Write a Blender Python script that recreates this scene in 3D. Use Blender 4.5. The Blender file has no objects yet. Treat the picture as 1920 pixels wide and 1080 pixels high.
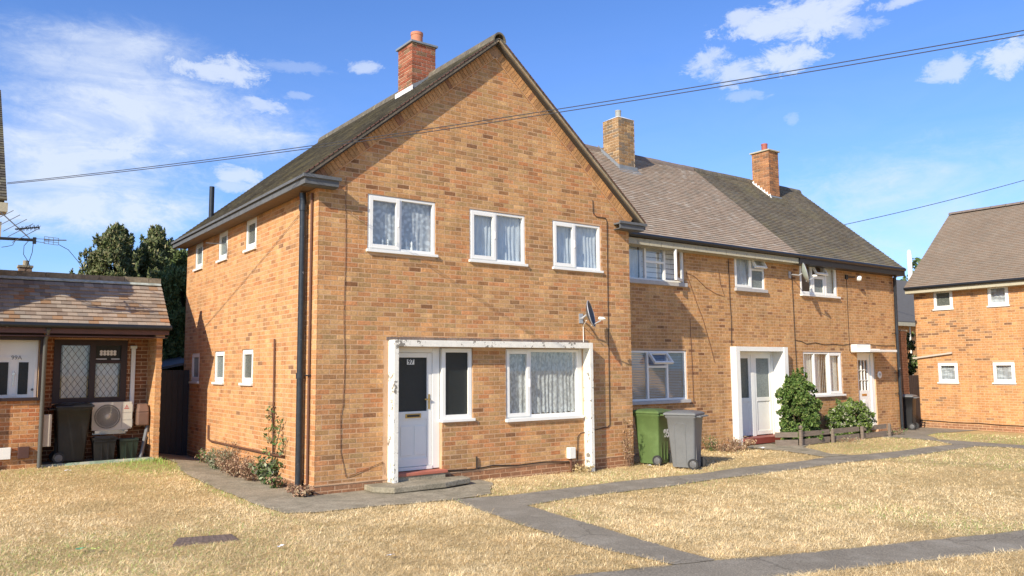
import bpy, bmesh, math, random
import numpy as np
from mathutils import Vector, Matrix
from mathutils.geometry import delaunay_2d_cdt
random.seed(7); rng = np.random.default_rng(7)
S = bpy.context.scene; COL = S.collection

# ------------------------------------------------------------------ camera, sky, sun, exposure
cam_d = bpy.data.cameras.new('camera'); cam = bpy.data.objects.new('camera', cam_d); COL.objects.link(cam)
cam_d.sensor_width = 36; cam_d.lens = 27.94; cam_d.clip_end = 2000; cam_d.clip_start = 0.1
CAM = Vector((-4.713, -11.332, 1.839))
_f = Vector((0.5908, 0.8006, 0.1000)).normalized(); _r = Vector((0.8047, -0.5935, -0.0081)); _r = (_r - _f*_r.dot(_f)).normalized()
_u = _r.cross(_f)
cam.matrix_world = Matrix(((_r.x, _u.x, -_f.x, CAM.x), (_r.y, _u.y, -_f.y, CAM.y), (_r.z, _u.z, -_f.z, CAM.z), (0, 0, 0, 1)))
S.camera = cam
S.view_settings.view_transform = 'Standard'; S.view_settings.look = 'None'
S.view_settings.gamma = 1.0; S.view_settings.use_curve_mapping = False
S.view_settings.exposure = 0.40
SUN = Vector((-2.5, -1.0, 1.6)).normalized()
SUN_EL = math.asin(SUN.z); SUN_ROT = math.atan2(SUN.x, SUN.y) % (2*math.pi)
sd = bpy.data.lights.new('sun', 'SUN'); sd.energy = 5.0; sd.angle = math.radians(0.5); sd.color = (1.0, 0.90, 0.74)
so = bpy.data.objects.new('sun', sd); COL.objects.link(so); so.location = (-20, -10, 20)
so.rotation_euler = SUN.to_track_quat('Z', 'Y').to_euler()

# cloud patches far off in the sky: direction, angular half-width, half-height, density
CL = [(0.7564,0.5284,0.3857,0.0427,0.0122,1),(0.7765,0.4934,0.3919,0.0449,0.0156,1),(0.7923,0.4776,0.3796,0.0298,0.0143,1),(0.7363,0.5479,0.3972,0.0196,0.0086,0.9),(0.8102,0.4536,0.3712,0.0236,0.0094,0.6),(0.7781,0.5205,0.3516,0.0318,0.0135,1),(0.7214,0.593,0.3577,0.0201,0.0126,0.8),(0.7482,0.5703,0.339,0.0238,0.0125,0.85),(0.8675,0.3867,0.3129,0.0229,0.0115,0.8),(0.8879,0.3328,0.3176,0.0199,0.0155,1),(0.8254,0.4097,0.3884,0.0201,0.0052,0.8),(0.7984,0.5307,0.2844,0.0087,0.0056,0.35),(0.7602,0.5676,0.3161,0.022,0.0056,0.4),(0.248,0.9066,0.3416,0.0456,0.0134,0.95),(0.4029,0.8427,0.3572,0.0165,0.0076,0.75),(0.3068,0.9001,0.3093,0.0238,0.0081,0.8),(0.2895,0.9293,0.2292,0.0239,0.0082,0.9),(0.2873,0.933,0.2168,0.0252,0.0076,0.7),(0.3013,0.9145,0.2701,0.0566,0.0138,0.55),(0.3273,0.8765,0.353,0.0375,0.0056,0.3),(0.3431,0.8822,0.3224,0.0139,0.0044,0.4),
      (0.1556,0.9211,0.3568,0.0639,0.0151,0.5),(0.1173,0.9354,0.3334,0.08,0.02,0.35),(0.1452,0.9411,0.3055,0.1284,0.0292,0.3),(0.2102,0.934,0.2887,0.1028,0.0212,0.5),(0.114,0.9612,0.2513,0.1099,0.0289,0.55),(0.0966,0.9717,0.2156,0.115,0.0345,0.6),(0.1604,0.9707,0.1788,0.1254,0.0191,0.6),(0.0848,0.9819,0.1693,0.0916,0.0229,0.5),(0.2135,0.9267,0.3091,0.0724,0.0151,0.35),(0.8879,0.4112,0.2063,0.1526,0.0352,0.3),(0.8866,0.4373,0.1505,0.1193,0.0418,0.4)]
# the sky carries on with similar fair-weather clouds out of view
for _ in range(9):
    a_ = random.uniform(1.9, 5.9); z_ = random.uniform(0.2, 0.6); c_ = math.sqrt(1-z_*z_)
    CL.append((math.sin(a_)*c_, math.cos(a_)*c_, z_, random.uniform(.04, .12), random.uniform(.012, .03), random.uniform(.4, .9)))

for k_ in range(7):     # thin high veils added out of view to brighten window reflections
    a_ = math.radians(105+k_*33); z_ = (.16, .24)[k_ % 2]; c_ = math.sqrt(1-z_*z_)
    CL.append((math.sin(a_)*c_, math.cos(a_)*c_, z_, .30, .11, .6))
def build_world():
    w = bpy.data.worlds.new('World'); S.world = w; w.use_nodes = True
    nt = w.node_tree; nt.nodes.clear(); N = nt.nodes.new; L = nt.links.new
    out = N('ShaderNodeOutputWorld'); bg = N('ShaderNodeBackground'); L(bg.outputs[0], out.inputs[0])
    sky = N('ShaderNodeTexSky'); sky.sky_type = 'NISHITA'; sky.sun_disc = False
    sky.sun_elevation = SUN_EL; sky.sun_rotation = SUN_ROT; sky.altitude = 50; sky.air_density = 1.0; sky.dust_density = 0.6; sky.ozone_density = 2.2
    bg.inputs['Strength'].default_value = 0.115
    tc = N('ShaderNodeTexCoord'); D = tc.outputs['Generated']
    def math_(op, a, b=None, c=None, clamp=False):
        n = N('ShaderNodeMath'); n.operation = op; n.use_clamp = clamp
        for i, v in enumerate((a, b, c)):
            if v is None: continue
            if isinstance(v, (int, float)): n.inputs[i].default_value = v
            else: L(v, n.inputs[i])
        return n.outputs[0]
    # warped fibrous noise shared by every patch
    mp = N('ShaderNodeMapping'); mp.inputs['Scale'].default_value = (1, 1, 1.9); L(D, mp.inputs[0])
    n1 = N('ShaderNodeTexNoise'); n1.inputs['Scale'].default_value = 26; n1.inputs['Detail'].default_value = 9; n1.inputs['Roughness'].default_value = 0.72; n1.inputs['Distortion'].default_value = .35; L(mp.outputs[0], n1.inputs[0])
    n2 = N('ShaderNodeTexNoise'); n2.inputs['Scale'].default_value = 6.0; n2.inputs['Detail'].default_value = 6; n2.inputs['Roughness'].default_value = 0.6; n2.inputs['Distortion'].default_value = 1.2
    mp2 = N('ShaderNodeMapping'); mp2.inputs['Scale'].default_value = (1, 1, 3.2); mp2.inputs['Rotation'].default_value = (0.25, 0.2, 0); L(D, mp2.inputs[0]); L(mp2.outputs[0], n2.inputs[0])
    sep = N('ShaderNodeSeparateColor'); L(n1.outputs['Color'], sep.inputs[0])
    na = math_('MULTIPLY_ADD', sep.outputs[0], 4.6, -2.3); nb = math_('MULTIPLY_ADD', sep.outputs[1], 4.6, -2.3)
    dens = None; veil = None
    for i, (x, y, z, rx, ry, s) in enumerate(CL):
        c = Vector((x, y, z)).normalized(); t1 = c.cross(Vector((0, 0, 1))).normalized(); t2 = t1.cross(c)
        def dot(v):
            n = N('ShaderNodeVectorMath'); n.operation = 'DOT_PRODUCT'; L(D, n.inputs[0]); n.inputs[1].default_value = v; return n.outputs['Value']
        thin = s < .62 and rx > .05
        kk = .55 if thin else .95
        a = math_('ADD', dot(t1/rx), math_('MULTIPLY', na, kk)); b = math_('ADD', dot(t2/ry), math_('MULTIPLY', nb, kk))
        r2 = math_('ADD', math_('MULTIPLY', a, a), math_('MULTIPLY', b, b))
        front = math_('GREATER_THAN', dot(c), 0.0)
        if thin:
            m = math_('EXPONENT', math_('MULTIPLY', r2, -0.9))
        else:
            m = N('ShaderNodeMapRange'); m.interpolation_type = 'SMOOTHSTEP'; m.inputs['From Min'].default_value = 2.2; m.inputs['From Max'].default_value = 0.05; L(r2, m.inputs['Value']); m = m.outputs[0]
        m = math_('MULTIPLY', math_('MULTIPLY', m, s*(1.15 if thin else .78)), front)
        if thin: veil = m if veil is None else math_('ADD', veil, m)
        else: dens = m if dens is None else math_('MAXIMUM', dens, m)
    st = N('ShaderNodeMapRange'); st.inputs['From Min'].default_value = .28; st.inputs['From Max'].default_value = .72; st.inputs['To Min'].default_value = .25; st.inputs['To Max'].default_value = 1.25; L(n2.outputs[0], st.inputs['Value'])
    veil = math_('MULTIPLY', veil, st.outputs[0]); veil = math_('MINIMUM', veil, .8)
    # faint broken haze low in the sky all round
    sx = N('ShaderNodeSeparateXYZ'); L(D, sx.inputs[0])
    low = N('ShaderNodeMapRange'); low.inputs['From Min'].default_value = .42; low.inputs['From Max'].default_value = .0; low.inputs['To Max'].default_value = .16; L(sx.outputs[2], low.inputs['Value'])
    lowm = math_('MULTIPLY', low.outputs[0], st.outputs[0])
    alld = math_('MAXIMUM', math_('MAXIMUM', dens, veil), lowm, clamp=True)
    # blue of the open sky in this kind of camera picture
    gam = N('ShaderNodeHueSaturation'); gam.inputs['Saturation'].default_value = 1.0; gam.inputs['Value'].default_value = 1.0; L(sky.outputs[0], gam.inputs['Color'])
    tint = N('ShaderNodeMix'); tint.data_type = 'RGBA'; tint.blend_type = 'MULTIPLY'; tint.inputs[0].default_value = 1; L(gam.outputs[0], tint.inputs[6]); tint.inputs[7].default_value = (.69, .96, 1.44, 1)
    mix = N('ShaderNodeMix'); mix.data_type = 'RGBA'; mix.blend_type = 'MIX'; L(alld, mix.inputs[0]); L(tint.outputs[2], mix.inputs[6]); mix.inputs[7].default_value = (5.6, 6.1, 6.9, 1)
    L(mix.outputs[2], bg.inputs['Color'])
    return sky, gam, mix
WORLD = build_world()

# ------------------------------------------------------------------ materials
MATS = {}
def nm(name, color=(.5, .5, .5), rough=.6, tone=False, noise=0.0, nscale=8.0, bump=0.0, bscale=40.0, metal=0.0, spec=0.5, dirt=None, dscale=1.5, dlo=.45, dhi=.7, fine=0.0, fscale=90, stretch=None, sss=None, crack=0, streak=0):
    m = bpy.data.materials.new(name); m.use_nodes = True; nt = m.node_tree; nt.nodes.clear(); N = nt.nodes.new; L = nt.links.new
    out = N('ShaderNodeOutputMaterial'); p = N('ShaderNodeBsdfPrincipled'); L(p.outputs[0], out.inputs[0])
    p.inputs['Roughness'].default_value = rough; p.inputs['Metallic'].default_value = metal; p.inputs['Specular IOR Level'].default_value = spec
    geo = N('ShaderNodeNewGeometry'); pos = geo.outputs['Position']
    if stretch:
        mp = N('ShaderNodeMapping'); mp.inputs['Scale'].default_value = stretch; L(pos, mp.inputs[0]); pos = mp.outputs[0]
    if tone:
        at = N('ShaderNodeAttribute'); at.attribute_name = 'tone'; c = at.outputs['Color']
    else:
        rgb = N('ShaderNodeRGB'); rgb.outputs[0].default_value = (*color, 1); c = rgb.outputs[0]
    def mod(c, scale, amt, detail=5):
        n = N('ShaderNodeTexNoise'); n.inputs['Scale'].default_value = scale; n.inputs['Detail'].default_value = detail; n.inputs['Roughness'].default_value = .65; L(pos, n.inputs[0])
        r = N('ShaderNodeMapRange'); r.inputs['From Min'].default_value = .3; r.inputs['From Max'].default_value = .7; r.inputs['To Min'].default_value = 1-amt; r.inputs['To Max'].default_value = 1+amt; L(n.outputs[0], r.inputs['Value'])
        x = N('ShaderNodeMix'); x.data_type = 'RGBA'; x.blend_type = 'MULTIPLY'; x.inputs[0].default_value = 1; L(c, x.inputs[6]); L(r.outputs[0], x.inputs[7]); return x.outputs[2]
    if noise: c = mod(c, nscale, noise)
    if fine: c = mod(c, fscale, fine, 3)
    if dirt:
        n = N('ShaderNodeTexNoise'); n.inputs['Scale'].default_value = dscale; n.inputs['Detail'].default_value = 6; n.inputs['Roughness'].default_value = .7; L(pos, n.inputs[0])
        r = N('ShaderNodeMapRange'); r.inputs['From Min'].default_value = dlo; r.inputs['From Max'].default_value = dhi; L(n.outputs[0], r.inputs['Value'])
        mm = N('ShaderNodeMath'); mm.operation = 'MULTIPLY'; mm.inputs[1].default_value = dirt[3]; L(r.outputs[0], mm.inputs[0])
        x = N('ShaderNodeMix'); x.data_type = 'RGBA'; L(mm.outputs[0], x.inputs[0]); L(c, x.inputs[6]); x.inputs[7].default_value = (*dirt[:3], 1); c = x.outputs[2]
    if streak:
        mp = N('ShaderNodeMapping'); mp.inputs['Scale'].default_value = (5, 5, .55); L(geo.outputs['Position'], mp.inputs[0])
        n = N('ShaderNodeTexNoise'); n.inputs['Scale'].default_value = 1.0; n.inputs['Detail'].default_value = 5; n.inputs['Roughness'].default_value = .6; L(mp.outputs[0], n.inputs[0])
        r = N('ShaderNodeMapRange'); r.inputs['From Min'].default_value = .42; r.inputs['From Max'].default_value = .68; r.inputs['To Min'].default_value = 1.04; r.inputs['To Max'].default_value = 1-streak; L(n.outputs[0], r.inputs['Value'])
        x = N('ShaderNodeMix'); x.data_type = 'RGBA'; x.blend_type = 'MULTIPLY'; x.inputs[0].default_value = 1; L(c, x.inputs[6]); L(r.outputs[0], x.inputs[7]); c = x.outputs[2]
    if crack:
        wn = N('ShaderNodeTexNoise'); wn.inputs['Scale'].default_value = 3; wn.inputs['Detail'].default_value = 4; L(pos, wn.inputs[0])
        wx = N('ShaderNodeVectorMath'); wx.operation = 'SCALE'; wx.inputs['Scale'].default_value = .45; L(wn.outputs['Color'], wx.inputs[0]); wa = N('ShaderNodeVectorMath'); L(pos, wa.inputs[0]); L(wx.outputs[0], wa.inputs[1])
        v = N('ShaderNodeTexVoronoi'); v.feature = 'DISTANCE_TO_EDGE'; v.inputs['Scale'].default_value = crack; L(wa.outputs[0], v.inputs['Vector'])
        r = N('ShaderNodeMapRange'); r.inputs['From Min'].default_value = 0; r.inputs['From Max'].default_value = .008; r.inputs['To Min'].default_value = .68; r.inputs['To Max'].default_value = 1; L(v.outputs['Distance'], r.inputs['Value'])
        x = N('ShaderNodeMix'); x.data_type = 'RGBA'; x.blend_type = 'MULTIPLY'; x.inputs[0].default_value = 1; L(c, x.inputs[6]); L(r.outputs[0], x.inputs[7]); c = x.outputs[2]
    L(c, p.inputs['Base Color'])
    if bump:
        n = N('ShaderNodeTexNoise'); n.inputs['Scale'].default_value = bscale; n.inputs['Detail'].default_value = 5; L(pos, n.inputs[0])
        b = N('ShaderNodeBump'); b.inputs['Strength'].default_value = bump; b.inputs['Distance'].default_value = .01; L(n.outputs[0], b.inputs['Height']); L(b.outputs[0], p.inputs['Normal'])
    MATS[name] = m; return m

M_brick = nm('brick_face', tone=True, rough=.92, spec=.2, noise=.09, nscale=2.2, fine=.24, fscale=26, bump=.5, bscale=55, dirt=(.20, .145, .085, .45), dscale=1.3, dlo=.48, dhi=.80, streak=.20)
M_mortar = nm('mortar', (.54, .352, .215), rough=.95, spec=.1, noise=.14, nscale=3, fine=.12, fscale=60, bump=.3, bscale=80)
M_tile = nm('roof_tile', tone=True, rough=.95, spec=.03, noise=.08, nscale=1.0, fine=.08, fscale=38, bump=.4, bscale=60)
M_tile_old = nm('roof_tile_weathered', tone=True, rough=.95, spec=.03, noise=.22, nscale=.8, fine=.10, fscale=25, bump=.4, bscale=60, dirt=(.24, .215, .12, .65), dscale=.7, dlo=.50, dhi=.72)
M_under = nm('roof_felt', (.07, .06, .05), rough=.95)
M_upvc = nm('white_upvc', (.80, .79, .74), rough=.32, noise=.03, nscale=3)
M_white_paint = nm('white_paint', (.78, .77, .71), rough=.5, noise=.04, nscale=4)
M_old_white = nm('flaking_white_paint', (.78, .75, .66), rough=.75, noise=.07, nscale=5, fine=.07, fscale=30, dirt=(.16, .14, .11, .9), dscale=8, dlo=.575, dhi=.61)
M_concrete = nm('concrete', (.34, .295, .215), rough=.95, spec=.05, noise=.22, nscale=4, fine=.34, fscale=38, bump=.8, bscale=60, dirt=(.20, .18, .125, .7), dscale=1.6, dlo=.45, dhi=.66, crack=.9)
M_asphalt = nm('asphalt', (.26, .23, .18), rough=.93, spec=.05, noise=.16, nscale=1.1, fine=.38, fscale=60, bump=.7, bscale=90, dirt=(.36, .33, .27, .6), dscale=2.2, dlo=.52, dhi=.72, crack=.45)
M_slate_paint = nm('grey_painted_timber', (.11, .115, .12), rough=.7, noise=.18, nscale=6, fine=.15, fscale=40)
M_soffit = nm('stained_soffit', (.16, .11, .07), rough=.85, noise=.3, nscale=5, stretch=(1, 6, 1))
M_black = nm('black_plastic', (.014, .015, .016), rough=.38, noise=.1, nscale=10)
M_black_paint = nm('black_gloss_paint', (.022, .026, .032), rough=.3, noise=.3, nscale=14, dirt=(.35, .36, .38, .8), dscale=16, dlo=.66, dhi=.7)
M_cream = nm('cream_concrete', (.44, .40, .29), rough=.9, noise=.15, nscale=5, fine=.1, fscale=50, dirt=(.14, .13, .09, .7), dscale=5, dlo=.52, dhi=.75)
M_lead = nm('lead_flashing', (.20, .22, .24), rough=.6, noise=.15, nscale=8)
M_white_flash = nm('white_flashing', (.75, .75, .72), rough=.6, noise=.1, nscale=9)
M_terra = nm('terracotta', (.50, .20, .11), rough=.8, noise=.12, nscale=6)
M_terra_red = nm('red_clay_pot', (.34, .10, .07), rough=.7, noise=.1, nscale=8)
M_redstep = nm('red_painted_step', (.42, .13, .08), rough=.75, noise=.15, nscale=5, dirt=(.25, .2, .16, .6), dscale=7, dlo=.5, dhi=.7)
M_redstep2 = nm('dark_red_tiled_step', (.24, .05, .035), rough=.55, noise=.12, nscale=6)
M_cable = nm('cable_dark', (.03, .02, .015), rough=.6)
M_cable_brown = nm('cable_brown', (.13, .055, .03), rough=.6)
M_wire = nm('overhead_cable', (.035, .035, .04), rough=.5)
M_grey_plastic = nm('grey_plastic', (.155, .16, .16), rough=.45, noise=.06, nscale=6, spec=.4, fine=.04, fscale=30)
M_green_plastic = nm('green_plastic', (.10, .155, .05), rough=.42, noise=.10, nscale=5, spec=.4, dirt=(.16, .24, .09, .4), dscale=5, dlo=.5, dhi=.8)
M_bin_black = nm('black_bin_plastic', (.008, .008, .009), rough=.5, noise=.15, nscale=6, dirt=(.03, .03, .03, .4), dscale=4, dlo=.5, dhi=.75)
M_rubber = nm('rubber', (.03, .03, .03), rough=.8)
M_wheel = nm('wheel_hub_plastic', (.13, .13, .13), rough=.5)
M_dish = nm('dish_grey', (.07, .078, .085), rough=.5, noise=.1, nscale=20)
M_dish_pale = nm('dish_pale', (.33, .38, .33), rough=.5, noise=.1, nscale=9)
M_galv = nm('galvanised', (.50, .51, .52), rough=.4, metal=.5)
M_brown_wood = nm('brown_stained_wood', (.028, .012, .009), rough=.5, noise=.2, nscale=6)
M_fascia_brown = nm('brown_fascia', (.09, .04, .03), rough=.6, noise=.2, nscale=5)
M_grey_wood = nm('weathered_grey_wood', (.19, .15, .115), rough=.9, noise=.25, nscale=7, fine=.15, fscale=50, stretch=(1, 1, 5))
M_dark_gate = nm('dark_blue_black_paint', (.012, .014, .022), rough=.5, noise=.2, nscale=5)
M_ac = nm('ac_cream_metal', (.56, .52, .43), rough=.45, noise=.04, nscale=6)
M_ac_dark = nm('ac_inner', (.16, .15, .13), rough=.7)
M_brass = nm('brass', (.55, .38, .14), rough=.3, metal=.9)
M_chrome = nm('silver_metal', (.6, .6, .6), rough=.25, metal=.9)
M_red_mark = nm('red_print', (.5, .06, .05), rough=.5)
M_dark_text = nm('dark_lettering', (.03, .03, .03), rough=.5)
M_white_text = nm('white_lettering', (.8, .8, .78), rough=.5)
M_green_text = nm('grey_lettering', (.14, .14, .14), rough=.5)
M_curtain = nm('net_curtain', (.80, .80, .80), rough=.9, spec=.1, noise=.05, nscale=6)
M_room = nm('room_interior', (.10, .10, .10), rough=.9)
M_blind_warm = nm('cream_blind', (.80, .76, .64), rough=.8)
M_blind_grey = nm('grey_blind', (.50, .52, .54), rough=.5)
M_leaf = nm('leaves', tone=True, rough=.6, spec=.3)
M_bark = nm('bark', (.10, .07, .045), rough=.95, noise=.3, nscale=12, bump=.5, bscale=30)
M_soil = nm('soil', (.12, .085, .055), rough=1, noise=.3, nscale=9)
M_manhole = nm('rusty_iron_cover', (.17, .125, .10), rough=.8, noise=.25, nscale=14, bump=.8, bscale=60)
M_moss = nm('mossy_painted_edge', (.20, .27, .19), rough=.85, noise=.3, nscale=8, dirt=(.42, .40, .33, .7), dscale=6, dlo=.5, dhi=.6)
M_litter_w = nm('white_paper', (.8, .8, .78), rough=.8)
M_litter_g = nm('green_wrapper', (.12, .5, .25), rough=.4)
M_litter_y = nm('yellow_wrapper', (.5, .55, .15), rough=.4)
M_grass = nm('dry_grass', tone=True, rough=.8, spec=.15)

def lace_mat(name, base, dens_lo, dens_hi, scale, pattern):
    m = bpy.data.materials.new(name); m.use_nodes = True; nt = m.node_tree; nt.nodes.clear(); N = nt.nodes.new; L = nt.links.new
    out = N('ShaderNodeOutputMaterial'); mix = N('ShaderNodeMixShader'); tr = N('ShaderNodeBsdfTransparent'); d = N('ShaderNodeBsdfDiffuse'); t = N('ShaderNodeBsdfTranslucent'); a = N('ShaderNodeMixShader')
    d.inputs[0].default_value = (*base, 1); t.inputs[0].default_value = (*base, 1); a.inputs[0].default_value = .3
    L(d.outputs[0], a.inputs[1]); L(t.outputs[0], a.inputs[2])
    geo = N('ShaderNodeNewGeometry')
    if pattern == 'floral':
        n = N('ShaderNodeTexVoronoi'); n.inputs['Scale'].default_value = scale; n.feature = 'SMOOTH_F1'; src = n.outputs['Distance']; lo, hi = .25, .5
    else:
        n = N('ShaderNodeTexNoise'); n.inputs['Scale'].default_value = scale; n.inputs['Detail'].default_value = 4; src = n.outputs[0]; lo, hi = .4, .6
    mp = N('ShaderNodeMapping'); mp.inputs['Scale'].default_value = (1, .3, 1) if pattern == 'floral' else (1, 1, .5); L(geo.outputs['Position'], mp.inputs[0]); L(mp.outputs[0], n.inputs[0])
    r = N('ShaderNodeMapRange'); r.inputs['From Min'].default_value = lo; r.inputs['From Max'].default_value = hi; r.inputs['To Min'].default_value = dens_hi; r.inputs['To Max'].default_value = dens_lo; L(src, r.inputs['Value'])
    L(r.outputs[0], mix.inputs[0]); L(tr.outputs[0], mix.inputs[1]); L(a.outputs[0], mix.inputs[2]); L(mix.outputs[0], out.inputs[0])
    return m
M_lace = lace_mat('floral_lace', (.84, .86, .86), .62, .98, 16, 'floral')
M_lace2 = lace_mat('fine_lace', (.86, .87, .84), .62, .98, 30, 'noise')
M_sheer = lace_mat('sheer_net', (.80, .85, .88), .85, 1.0, 9, 'noise')

def glass_mat(name, tint, refl=.09):
    m = bpy.data.materials.new(name); m.use_nodes = True; nt = m.node_tree; nt.nodes.clear(); N = nt.nodes.new; L = nt.links.new
    out = N('ShaderNodeOutputMaterial'); mix = N('ShaderNodeMixShader'); tr = N('ShaderNodeBsdfTransparent'); g = N('ShaderNodeBsdfGlossy'); fr = N('ShaderNodeFresnel')
    tr.inputs[0].default_value = (*tint, 1); g.inputs['Roughness'].default_value = .015; g.inputs[0].default_value = (1, 1, 1, 1); fr.inputs[0].default_value = 1.42
    ad = N('ShaderNodeMath'); ad.operation = 'ADD'; ad.inputs[1].default_value = refl; L(fr.outputs[0], ad.inputs[0])
    ge = N('ShaderNodeNewGeometry'); iv = N('ShaderNodeMath'); iv.operation = 'SUBTRACT'; iv.inputs[0].default_value = 1; L(ge.outputs['Backfacing'], iv.inputs[1])
    ml = N('ShaderNodeMath'); ml.operation = 'MULTIPLY'; L(ad.outputs[0], ml.inputs[0]); L(iv.outputs[0], ml.inputs[1])   # the sheet reflects once, on its outer face
    L(ml.outputs[0], mix.inputs[0]); L(tr.outputs[0], mix.inputs[1]); L(g.outputs[0], mix.inputs[2]); L(mix.outputs[0], out.inputs[0]); return m
M_glass = glass_mat('window_glass', (.94, .96, .97), .085)
def obscure_glass(name, color, rough=.18):
    m = nm(name, color, rough=rough, bump=.9, bscale=130, spec=.5, noise=.35, nscale=40); return m
M_obscure = obscure_glass('obscured_dark_glass', (.012, .016, .014), .3)
M_frost = obscure_glass('frosted_glass', (.17, .20, .19), .25)
M_frost_grey = obscure_glass('frosted_grey_glass', (.10, .11, .095), .25)

# ------------------------------------------------------------------ mesh helpers
WLOC = {}
def place(o, parent, loc):
    WLOC[o] = Vector(loc)
    if parent is not None:
        o.parent = parent; o.location = Vector(loc) - WLOC[parent]
    else: o.location = loc
def link(name, data, parent, loc):
    o = bpy.data.objects.new(name, data); COL.objects.link(o); place(o, parent, loc); return o
def tag(o, label=None, cat=None, group=None, kind=None):
    if label: o['label'] = label
    if cat: o['category'] = cat
    if group: o['group'] = group
    if kind: o['kind'] = kind
    return o
def empty(name, loc, label=None, cat=None, group=None):
    o = bpy.data.objects.new(name, None); o.empty_display_size = .2; COL.objects.link(o); place(o, None, loc)
    return tag(o, label, cat, group)
class MB:
    def __init__(s): s.v = []; s.f = []; s.t = []; s.smooth = False
    def raw(s, vs, fs, tone=None):
        b = len(s.v); s.v += [tuple(v) for v in vs]; s.f += [tuple(b+i for i in f) for f in fs]
        if tone is not None: s.t += [tone]*len(vs)
        return s
    def box(s, x0, x1, y0, y1, z0, z1, F=None):
        vs = [(x, y, z) for x in (x0, x1) for y in (y0, y1) for z in (z0, z1)]
        if F: vs = [F(*v) for v in vs]
        return s.raw(vs, [(0, 1, 3, 2), (4, 6, 7, 5), (0, 4, 5, 1), (2, 3, 7, 6), (0, 2, 6, 4), (1, 5, 7, 3)])
    def prism(s, pts, d0, d1, F):     # pts (u,z) outline, d0..d1 along n ; F(u,n,z)
        n = len(pts); vs = [F(u, d0, z) for u, z in pts] + [F(u, d1, z) for u, z in pts]
        return s.raw(vs, [tuple(range(n)), tuple(range(2*n-1, n-1, -1))] + [(i, (i+1) % n, n+(i+1) % n, n+i) for i in range(n)])
    def tube(s, pts, r, seg=6, taper=None):
        pts = [Vector(p) for p in pts]; n = len(pts); rings = []
        for i, p in enumerate(pts):
            t = (pts[min(i+1, n-1)] - pts[max(i-1, 0)]).normalized()
            a = t.orthogonal().normalized() if i == 0 else (pa - t*pa.dot(t)).normalized()
            pa = a; b = t.cross(a); rr = r if taper is None else r + (taper-r)*i/(n-1)
            rings.append([p + (a*math.cos(k*2*math.pi/seg) + b*math.sin(k*2*math.pi/seg))*rr for k in range(seg)])
        vs = [q for R in rings for q in R]; fs = [(i*seg+k, i*seg+(k+1) % seg, (i+1)*seg+(k+1) % seg, (i+1)*seg+k) for i in range(n-1) for k in range(seg)]
        fs += [tuple(range(seg-1, -1, -1)), tuple((n-1)*seg+k for k in range(seg))]
        return s.raw(vs, fs)
    def lathe(s, prof, c, seg=20, axis=Vector((0, 0, 1)), cap=True):
        axis = Vector(axis).normalized(); a = axis.orthogonal().normalized(); b = axis.cross(a); c = Vector(c)
        vs = [c + axis*h + (a*math.cos(k*2*math.pi/seg)+b*math.sin(k*2*math.pi/seg))*r for r, h in prof for k in range(seg)]
        n = len(prof); fs = [(i*seg+k, i*seg+(k+1) % seg, (i+1)*seg+(k+1) % seg, (i+1)*seg+k) for i in range(n-1) for k in range(seg)]
        if cap: fs += [tuple(range(seg-1, -1, -1)), tuple((n-1)*seg+k for k in range(seg))]
        return s.raw(vs, fs)
    def build(s, name, mat, parent=None, smooth=False, bevel=0):
        v = np.array(s.v, float); lo = v.min(0); hi = v.max(0); o0 = Vector(((lo[0]+hi[0])/2, (lo[1]+hi[1])/2, lo[2]))
        me = bpy.data.meshes.new(name); me.from_pydata((v-np.array(o0)).tolist(), [], s.f)
        if s.t:
            at = me.color_attributes.new('tone', 'FLOAT_COLOR', 'POINT'); at.data.foreach_set('color', np.array([(*t, 1) for t in s.t], 'f').ravel())
        bm = bmesh.new(); bm.from_mesh(me); bmesh.ops.recalc_face_normals(bm, faces=bm.faces); bm.to_mesh(me); bm.free()
        if smooth:
            me.polygons.foreach_set('use_smooth', [True]*len(me.polygons)); 
            try: me.set_sharp_from_angle(angle=math.radians(40))
            except Exception: pass
        me.materials.append(mat); o = link(name, me, parent, o0)
        if bevel:
            b = o.modifiers.new('bevel', 'BEVEL'); b.width = bevel; b.segments = 2; b.limit_method = 'ANGLE'
        return o
def fast_mesh(name, verts, quads, mat, parent=None, tone=None, origin=None, tri=False):
    verts = np.asarray(verts, 'f'); quads = np.asarray(quads, 'i'); k = quads.shape[1]
    o0 = Vector(origin) if origin is not None else Vector((float(verts[:, 0].mean()), float(verts[:, 1].mean()), float(verts[:, 2].min())))
    verts = verts - np.array(o0, 'f')
    me = bpy.data.meshes.new(name); me.vertices.add(len(verts)); me.vertices.foreach_set('co', verts.ravel())
    me.loops.add(quads.size); me.loops.foreach_set('vertex_index', quads.ravel())
    me.polygons.add(len(quads)); me.polygons.foreach_set('loop_start', np.arange(0, quads.size, k, dtype='i'))
    me.polygons.foreach_set('use_smooth', np.zeros(len(quads), bool)); me.update(calc_edges=True)
    if tone is not None:
        at = me.color_attributes.new('tone', 'FLOAT_COLOR', 'POINT'); t = np.ones((len(verts), 4), 'f'); t[:, :3] = tone; at.data.foreach_set('color', t.ravel())
    me.materials.append(mat); return link(name, me, parent, o0)

class Frame:            # u along the wall, n out of the wall, z up
    def __init__(s, O, U, N, V=(0, 0, 1)): s.O = Vector(O); s.U = Vector(U).normalized(); s.N = Vector(N).normalized(); s.V = Vector(V).normalized()
    def __call__(s, u, n, z): return tuple(s.O + s.U*u + s.N*n + s.V*z)
    def shifted(s, n): return Frame(s.O + s.N*n, s.U, s.N, s.V)

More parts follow.
